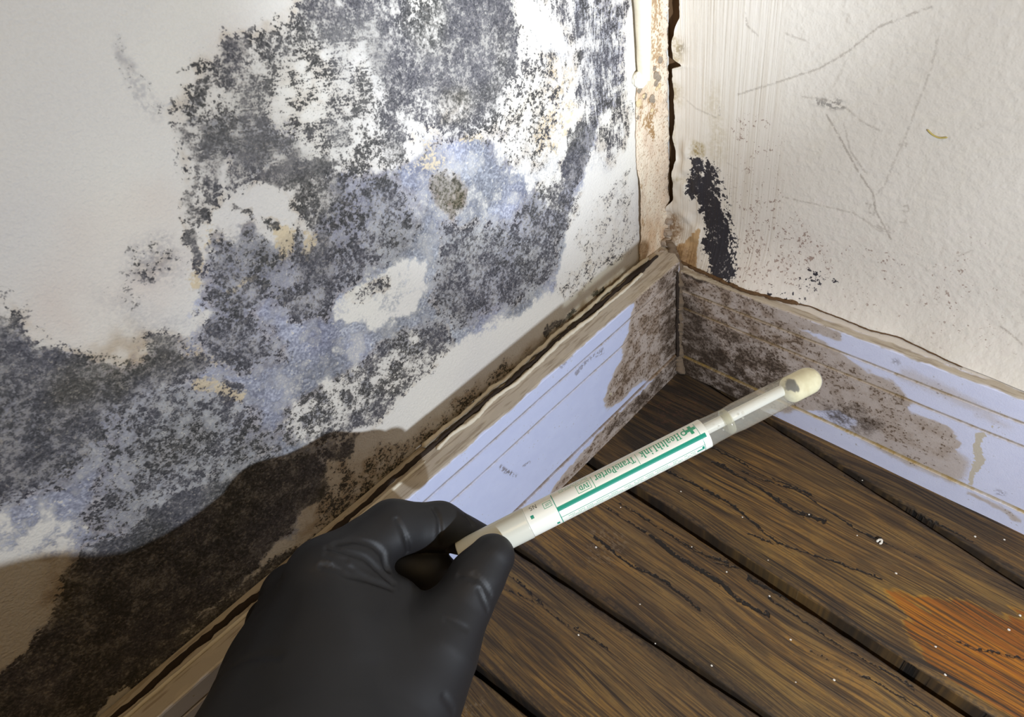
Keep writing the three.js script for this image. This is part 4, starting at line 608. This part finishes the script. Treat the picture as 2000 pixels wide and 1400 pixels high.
// ================================================================ the gloved hand
const HJ = {
  thumb: [[118.9,168.3,293.3,9.6],[119.7,166.2,304.4,10.6],[122.7,163.8,317.7,11.5],[127.8,162.6,333.2,14],[130.8,160,355.8,18.5],[137.3,157.1,378.8,24]],
  index: [[81.6,185.3,346.8,13.8],[79.5,177,314.6,11.4],[86.1,163.5,296.9,10.3],[95.6,147.2,286.4,8.2]],
  middle: [[58,158.3,360.9,12.8],[76.2,160.1,324.5,11],[89.9,149,311.9,10.2],[98.3,138.8,307.1,9]],
  ring: [[43,131.7,374.2,12.4],[53,122.4,336.2,10.6],[70,109.5,324.2,9.4],[80.1,105.4,330.4,8.6]],
  little: [[36.6,103.9,386.7,11],[37.8,91.8,358.2,9],[57.4,84.3,347.9,8],[68,83.9,352.5,7.4]],
  palm: [[83.5,185.9,347.8,15],[106.3,175.3,367.5,24],[130.5,170.6,389.8,33]],
  palmB: [[63.3,165.2,361.2,14],[91.6,160.6,380.3,26],[123.6,165.2,398.3,36]], palmC: [[46.9,135.4,374.7,13.5],[77,130.3,392,24],[116.7,148.7,403.4,33]], palmD: [[38,105.8,386.6,12],[66.1,101.7,400.4,22],[110.2,125.8,406.5,28]],
  web: [[102.5,167.7,332,8.5],[94.7,171.9,340.7,11],[83.8,177.2,351.7,13.5]], web2: [[119.8,162.1,342.4,13],[108.3,168.4,359.6,20]],
  arm: [[126.8,170.4,395.1,36],[159.6,189.7,421.5,37],[188.4,214.1,431.7,38]],
};
const CREASES = [];
const CREASE_PATHS = [
  [[[83.7,206.4,334.2],[85.9,203.1,327.4],[89.8,198,325.3],[92.3,191.7,324.9],[93.8,185.7,325.3],[96.8,181.3,328]], 1.4, 1.1], [[[83.6,206.5,338.9],[88.5,204.6,335.3],[91.3,200.2,333.6],[94.1,193.3,331.3],[98,186.1,330.3],[102.3,180,331.7]], 1.2, 1.0],
  [[[92.5,203.7,340.3],[96.2,200.5,338],[98.2,194.8,337.2],[99.7,191,336.3]], 0.9, 0.9], [[[89.8,204.7,346.9],[94.9,203.2,342.4],[97.9,199.4,339.6],[100.4,191.9,336.5],[104.6,181.7,332.7]], 1.3, 1.0], [[[86.6,206.3,342],[91.5,204,338.8],[93.3,200.4,337.4]], 0.7, 0.9],
  [[[86.1,188.8,312.5],[90.2,184.5,313.7],[91.9,180.7,315],[91.1,173,316.5]], 1.0, 0.9], [[[86.3,177.4,295.7],[90.7,175.5,297.3],[93,171.3,300.7],[91.6,166.8,302.8]], 1.0, 0.9], [[[93,164.9,283.3],[95.3,161,286.2]], 0.8, 0.9],
  [[[118.8,182,311],[122.1,180.4,308.9],[125.2,177.2,307.5]], 0.8, 0.9], [[[128.7,174.8,308.7],[131.3,171.7,310],[132.5,166.7,311.4]], 0.6, 0.8], [[[123.7,177.8,306.3],[128.4,173.9,306],[129.9,169.1,306.7]], 0.5, 0.9],
  [[[88.1,178.9,400.2],[103.1,187.8,386.7],[112.5,190.4,379.3]], 0.5, 1.6], [[[145.9,171.2,345.5],[150.3,164.7,345.1]], 0.5, 1.2], [[[129,176,326.8],[134.5,171.8,323.6]], 0.35, 1.1]];
function cone(p, a, b) {
  const dx = b[0] - a[0], dy = b[1] - a[1], dz = b[2] - a[2], ex = p[0] - a[0], ey = p[1] - a[1], ez = p[2] - a[2];
  let t = (ex * dx + ey * dy + ez * dz) / (dx * dx + dy * dy + dz * dz); t = t < 0 ? 0 : t > 1 ? 1 : t;
  const fx = ex - dx * t, fy = ey - dy * t, fz = ez - dz * t;
  return Math.sqrt(fx * fx + fy * fy + fz * fz) - (a[3] + (b[3] - a[3]) * t);
}
const smin = (a, b, k) => { const h = Math.max(k - Math.abs(a - b), 0) / k; return Math.min(a, b) - h * h * k * 0.25; };
const TUBE_A = [TA.x, TA.y, TA.z, TR * 1.07], TUBE_B = [TT.x, TT.y, TT.z, TR * 1.07];
for (const k in HJ) HJ[k] = HJ[k].map(j => j.map(v => v / 1000));
const chain = (p, js, k) => { let d = 1e9; for (let i = 0; i + 1 < js.length; i++) d = i ? smin(d, cone(p, js[i], js[i + 1]), k) : cone(p, js[0], js[1]); return d; };
function handD(p, fine) {
  let palm = chain(p, HJ.palm, 0.012); for (const n of ['palmB', 'palmC', 'palmD', 'arm']) palm = smin(palm, chain(p, HJ[n], 0.012), 0.016);
  palm = smin(palm, chain(p, HJ.web, 0.01), 0.014); palm = smin(palm, chain(p, HJ.web2, 0.01), 0.016);
  palm = smin(palm, cone(p, HJ.thumb[3], HJ.thumb[4]), 0.014); palm = smin(palm, cone(p, HJ.thumb[4], HJ.thumb[5]), 0.016);
  const th = chain(p, HJ.thumb.slice(0, 4), 0.006);
  let fi = chain(p, HJ.index, 0.004); for (const n of ['middle', 'ring', 'little']) fi = smin(fi, chain(p, HJ[n], 0.004), 0.0012);
  fi = smin(fi, palm, 0.007); let d = Math.min(th, 1e9); d = smin(fi, smin(th, palm, 0.008), 0.0012);
  d = Math.max(d, -cone(p, TUBE_A, TUBE_B));                     // the pads flatten against the tube
  if (fine && Math.abs(d) < 0.006) {
    for (const [pl, dep, r] of CREASES) { let m = 1e9; const b0 = pl.box; if (p[0] < b0[0] || p[0] > b0[3] || p[1] < b0[1] || p[1] > b0[4] || p[2] < b0[2] || p[2] > b0[5]) continue; for (let i = 0; i + 1 < pl.length; i++) m = Math.min(m, cone(p, pl[i], pl[i + 1])); if (m < r * 6) { const q = m / r; d += dep * Math.exp(-q * q * 0.5) - dep * 0.06 * Math.exp(-Math.pow((q - 2.8) / 1.3, 2)); } }
    d += (fbm(p[0] * 60 + p[2] * 40, p[1] * 60 - p[2] * 30, 2) - 0.5) * 0.0012;
  }
  return d;
}
for (const [pts, depth, r] of CREASE_PATHS) {                     // drop each fold line onto the nearest skin of the glove
  const q = []; for (let i = 0; i + 1 < pts.length; i++) for (let k = 0; k < 6; k++) q.push([0, 1, 2].map(a => lerp(pts[i][a], pts[i + 1][a], k / 6) / 1000)); q.push(pts[pts.length - 1].map(v => v / 1000));
  for (const p of q) for (let it = 0; it < 5; it++) { const e = 0.0004, d = handD(p, false), g = [0, 1, 2].map(a => { const t = p.slice(); t[a] += e; return (handD(t, false) - d) / e; }), l = Math.hypot(...g) || 1; for (let a = 0; a < 3; a++) p[a] -= d * g[a] / l; }
  for (const p of q) p[3] = 0; q.box = [0, 1, 2].map(a => Math.min(...q.map(p => p[a])) - 0.008).concat([0, 1, 2].map(a => Math.max(...q.map(p => p[a])) + 0.008));
  CREASES.push([q, depth * 1.5 / 1000, r * 0.75 / 1000]);
}
function surfaceNet(lo, hi, h) {                                 // mesh the zero level of handD
  const n = [0, 1, 2].map(i => Math.ceil((hi[i] - lo[i]) / h) + 1), [nx, ny, nz] = n, val = new Float32Array(nx * ny * nz), B = 5;
  for (let bz = 0; bz < nz; bz += B) for (let by = 0; by < ny; by += B) for (let bx = 0; bx < nx; bx += B) {
    const d0 = handD([lo[0] + (bx + B / 2) * h, lo[1] + (by + B / 2) * h, lo[2] + (bz + B / 2) * h], false), far = Math.abs(d0) > B * h * 1.1 + 0.004;
    for (let z = bz; z < Math.min(nz, bz + B); z++) for (let y = by; y < Math.min(ny, by + B); y++) for (let x = bx; x < Math.min(nx, bx + B); x++) val[(z * ny + y) * nx + x] = far ? d0 : handD([lo[0] + x * h, lo[1] + y * h, lo[2] + z * h], true);
  }
  const vid = new Int32Array(nx * ny * nz).fill(-1), pos = [], idx = [];
  const E = [[0, 1], [2, 3], [4, 5], [6, 7], [0, 2], [1, 3], [4, 6], [5, 7], [0, 4], [1, 5], [2, 6], [3, 7]];
  for (let z = 0; z < nz - 1; z++) for (let y = 0; y < ny - 1; y++) for (let x = 0; x < nx - 1; x++) {
    const q = (z * ny + y) * nx + x, c = [val[q], val[q + 1], val[q + nx], val[q + nx + 1], val[q + nx * ny], val[q + nx * ny + 1], val[q + nx * ny + nx], val[q + nx * ny + nx + 1]];
    let m = 0; for (let k = 0; k < 8; k++) if (c[k] < 0) m |= 1 << k; if (m === 0 || m === 255) continue;
    let sx = 0, sy = 0, sz = 0, cnt = 0;
    for (const [a, b] of E) if ((c[a] < 0) !== (c[b] < 0)) { const t = c[a] / (c[a] - c[b]); sx += lerp(a & 1, b & 1, t); sy += lerp(a >> 1 & 1, b >> 1 & 1, t); sz += lerp(a >> 2, b >> 2, t); cnt++; }
    vid[q] = pos.length / 3; pos.push(lo[0] + (x + sx / cnt) * h, lo[1] + (y + sy / cnt) * h, lo[2] + (z + sz / cnt) * h);
  }
  const quad = (a, b, c, d, f) => { if (a < 0 || b < 0 || c < 0 || d < 0) return; if (f) idx.push(a, b, c, a, c, d); else idx.push(a, c, b, a, d, c); };
  const X = 1, Y = nx, Z = nx * ny;
  for (let z = 1; z < nz - 1; z++) for (let y = 1; y < ny - 1; y++) for (let x = 1; x < nx - 1; x++) {
    const q = (z * ny + y) * nx + x, s = val[q] < 0;
    if (s !== (val[q + X] < 0)) quad(vid[q - Y - Z], vid[q - Z], vid[q], vid[q - Y], s);
    if (s !== (val[q + Y] < 0)) quad(vid[q - X - Z], vid[q - X], vid[q], vid[q - Z], s);
    if (s !== (val[q + Z] < 0)) quad(vid[q - X - Y], vid[q - Y], vid[q], vid[q - X], s);
  }
  const g = new THREE.BufferGeometry(); g.setAttribute('position', new THREE.Float32BufferAttribute(pos, 3)); g.setIndex(idx); g.computeVertexNormals(); return g;
}
{ const lo = [1e9, 1e9, 1e9], hi = [-1e9, -1e9, -1e9];
  for (const k in HJ) for (const j of HJ[k]) for (let i = 0; i < 3; i++) { lo[i] = Math.min(lo[i], j[i] - j[3] - 0.006); hi[i] = Math.max(hi[i], j[i] + j[3] + 0.006); }
  console.log('hand box', lo, hi);
  const g = surfaceNet(lo, hi, 0.00075); console.log('hand tris', g.index.count / 3);
  const h = group('gloved_hand', { label: 'hand in a wrinkled black nitrile glove pinching the swab tube', category: 'hand' });
  h.position.set(0, 0, 0);
  mesh('glove', g, new THREE.MeshPhysicalMaterial({ color: 0x151518, roughness: 0.58 }), h);
}

// ================================================================ paint crumbs on the floor
const CRUMB = std({ color: 0xe4ded2, roughness: 0.85 });
const crumbSpots = [[77,194.6],[127,153.7],[154.3,155.1],[170.1,131.4],[70.3,158.4],[188.2,37.4],[272.8,29.5],[259.1,37.7],[205.9,169.5],[183.1,152.8],[147,222.8],[234.9,175.1],[219.8,189.7],[277.7,134.3],[295.4,74.9],[293.7,87.4],[268,122],[204.4,80.5],[173.7,84.4],[140.7,113.1],[179.6,212.2],[124.8,208.5],[107.6,249.3],[233.5,91.5],[96.1,120.9]];
crumbSpots.forEach(([x, z], i) => { const r = (0.3 + 0.35 * vn(i * 3.3, 1)) / 1000, g = lump(r, i + 40, [1.2, 0.7, 1], 2), o = mesh('paint_crumb' + (i ? '_' + String(i).padStart(3, '0') : ''), g, CRUMB);
  o.position.set(x / 1000, r * 0.5, z / 1000); o.userData = { label: 'tiny white paint crumb lying on the dark planks', category: 'crumb', group: 'paint crumbs on the planks' }; });
{ const [[x, z]] = [[217,77.2]]; const g = rope([[-0.0014, 0.0006, 0.001], [-0.0008, 0.0012, -0.0012], [0.0006, 0.0018, -0.0014], [0.0012, 0.0012, 0.0004], [0.0002, 0.0008, 0.0012]], 0.0007, 24, 6, 0.3); const o = mesh('paint_curl', g, CRUMB); o.position.set(x / 1000, 0.0003, z / 1000); o.userData = { label: 'small curled white paint flake lying alone on a plank', category: 'paint flake' }; }

// ================================================================ lamps outside the frame
{ const o = group('ceiling_lamp', { label: 'square warm ceiling panel lamp', category: 'lamp' }); o.position.set(0.9, 2.34, 0.9);
  mesh('lamp_frame', box(-0.47, 0.47, 0.01, 0.06, -0.47, 0.47), std({ color: 0xdddddd, roughness: 0.6 }), o);
  mesh('diffuser', box(-0.45, 0.45, 0, 0.01, -0.45, 0.45), std({ color: 0xffffff, emissive: ROOM_COLOR, emissiveIntensity: 1.2 }), o); }
{ const o = group('work_light', { label: 'small torch clamped on a stand beside the camera', category: 'torch' }); o.position.set(LAMP.x, 0, LAMP.z);
  const d = AIM.clone().sub(LAMP).normalize(), q = new THREE.Quaternion().setFromUnitVectors(new THREE.Vector3(0, 1, 0), d);
  const place = (g, s) => { g.applyQuaternion(q); g.translate(d.x * s, LAMP.y + d.y * s, d.z * s); return g; };
  mesh('torch_body', place(new THREE.CylinderGeometry(0.013, 0.011, 0.1, 32), -0.075), std({ color: 0x1a1a1c, roughness: 0.4, metalness: 0.6 }), o);
  mesh('lens', place(new THREE.CylinderGeometry(0.009, 0.009, 0.004, 32), -0.02), std({ color: 0xffffff, emissive: TORCH_COLOR, emissiveIntensity: 3 }), o);
  mesh('stand_pole', (() => { const g = new THREE.CylinderGeometry(0.006, 0.006, LAMP.y - 0.01, 20); g.translate(-d.x * 0.08, (LAMP.y - 0.01) / 2, -d.z * 0.08); return g; })(), std({ color: 0x333333, roughness: 0.5 }), o);
  mesh('stand_base', (() => { const g = new THREE.CylinderGeometry(0.05, 0.055, 0.01, 40); g.translate(-d.x * 0.08, 0.0055, -d.z * 0.08); return g; })(), std({ color: 0x333333, roughness: 0.5 }), o); }

renderer.render(scene, camera);
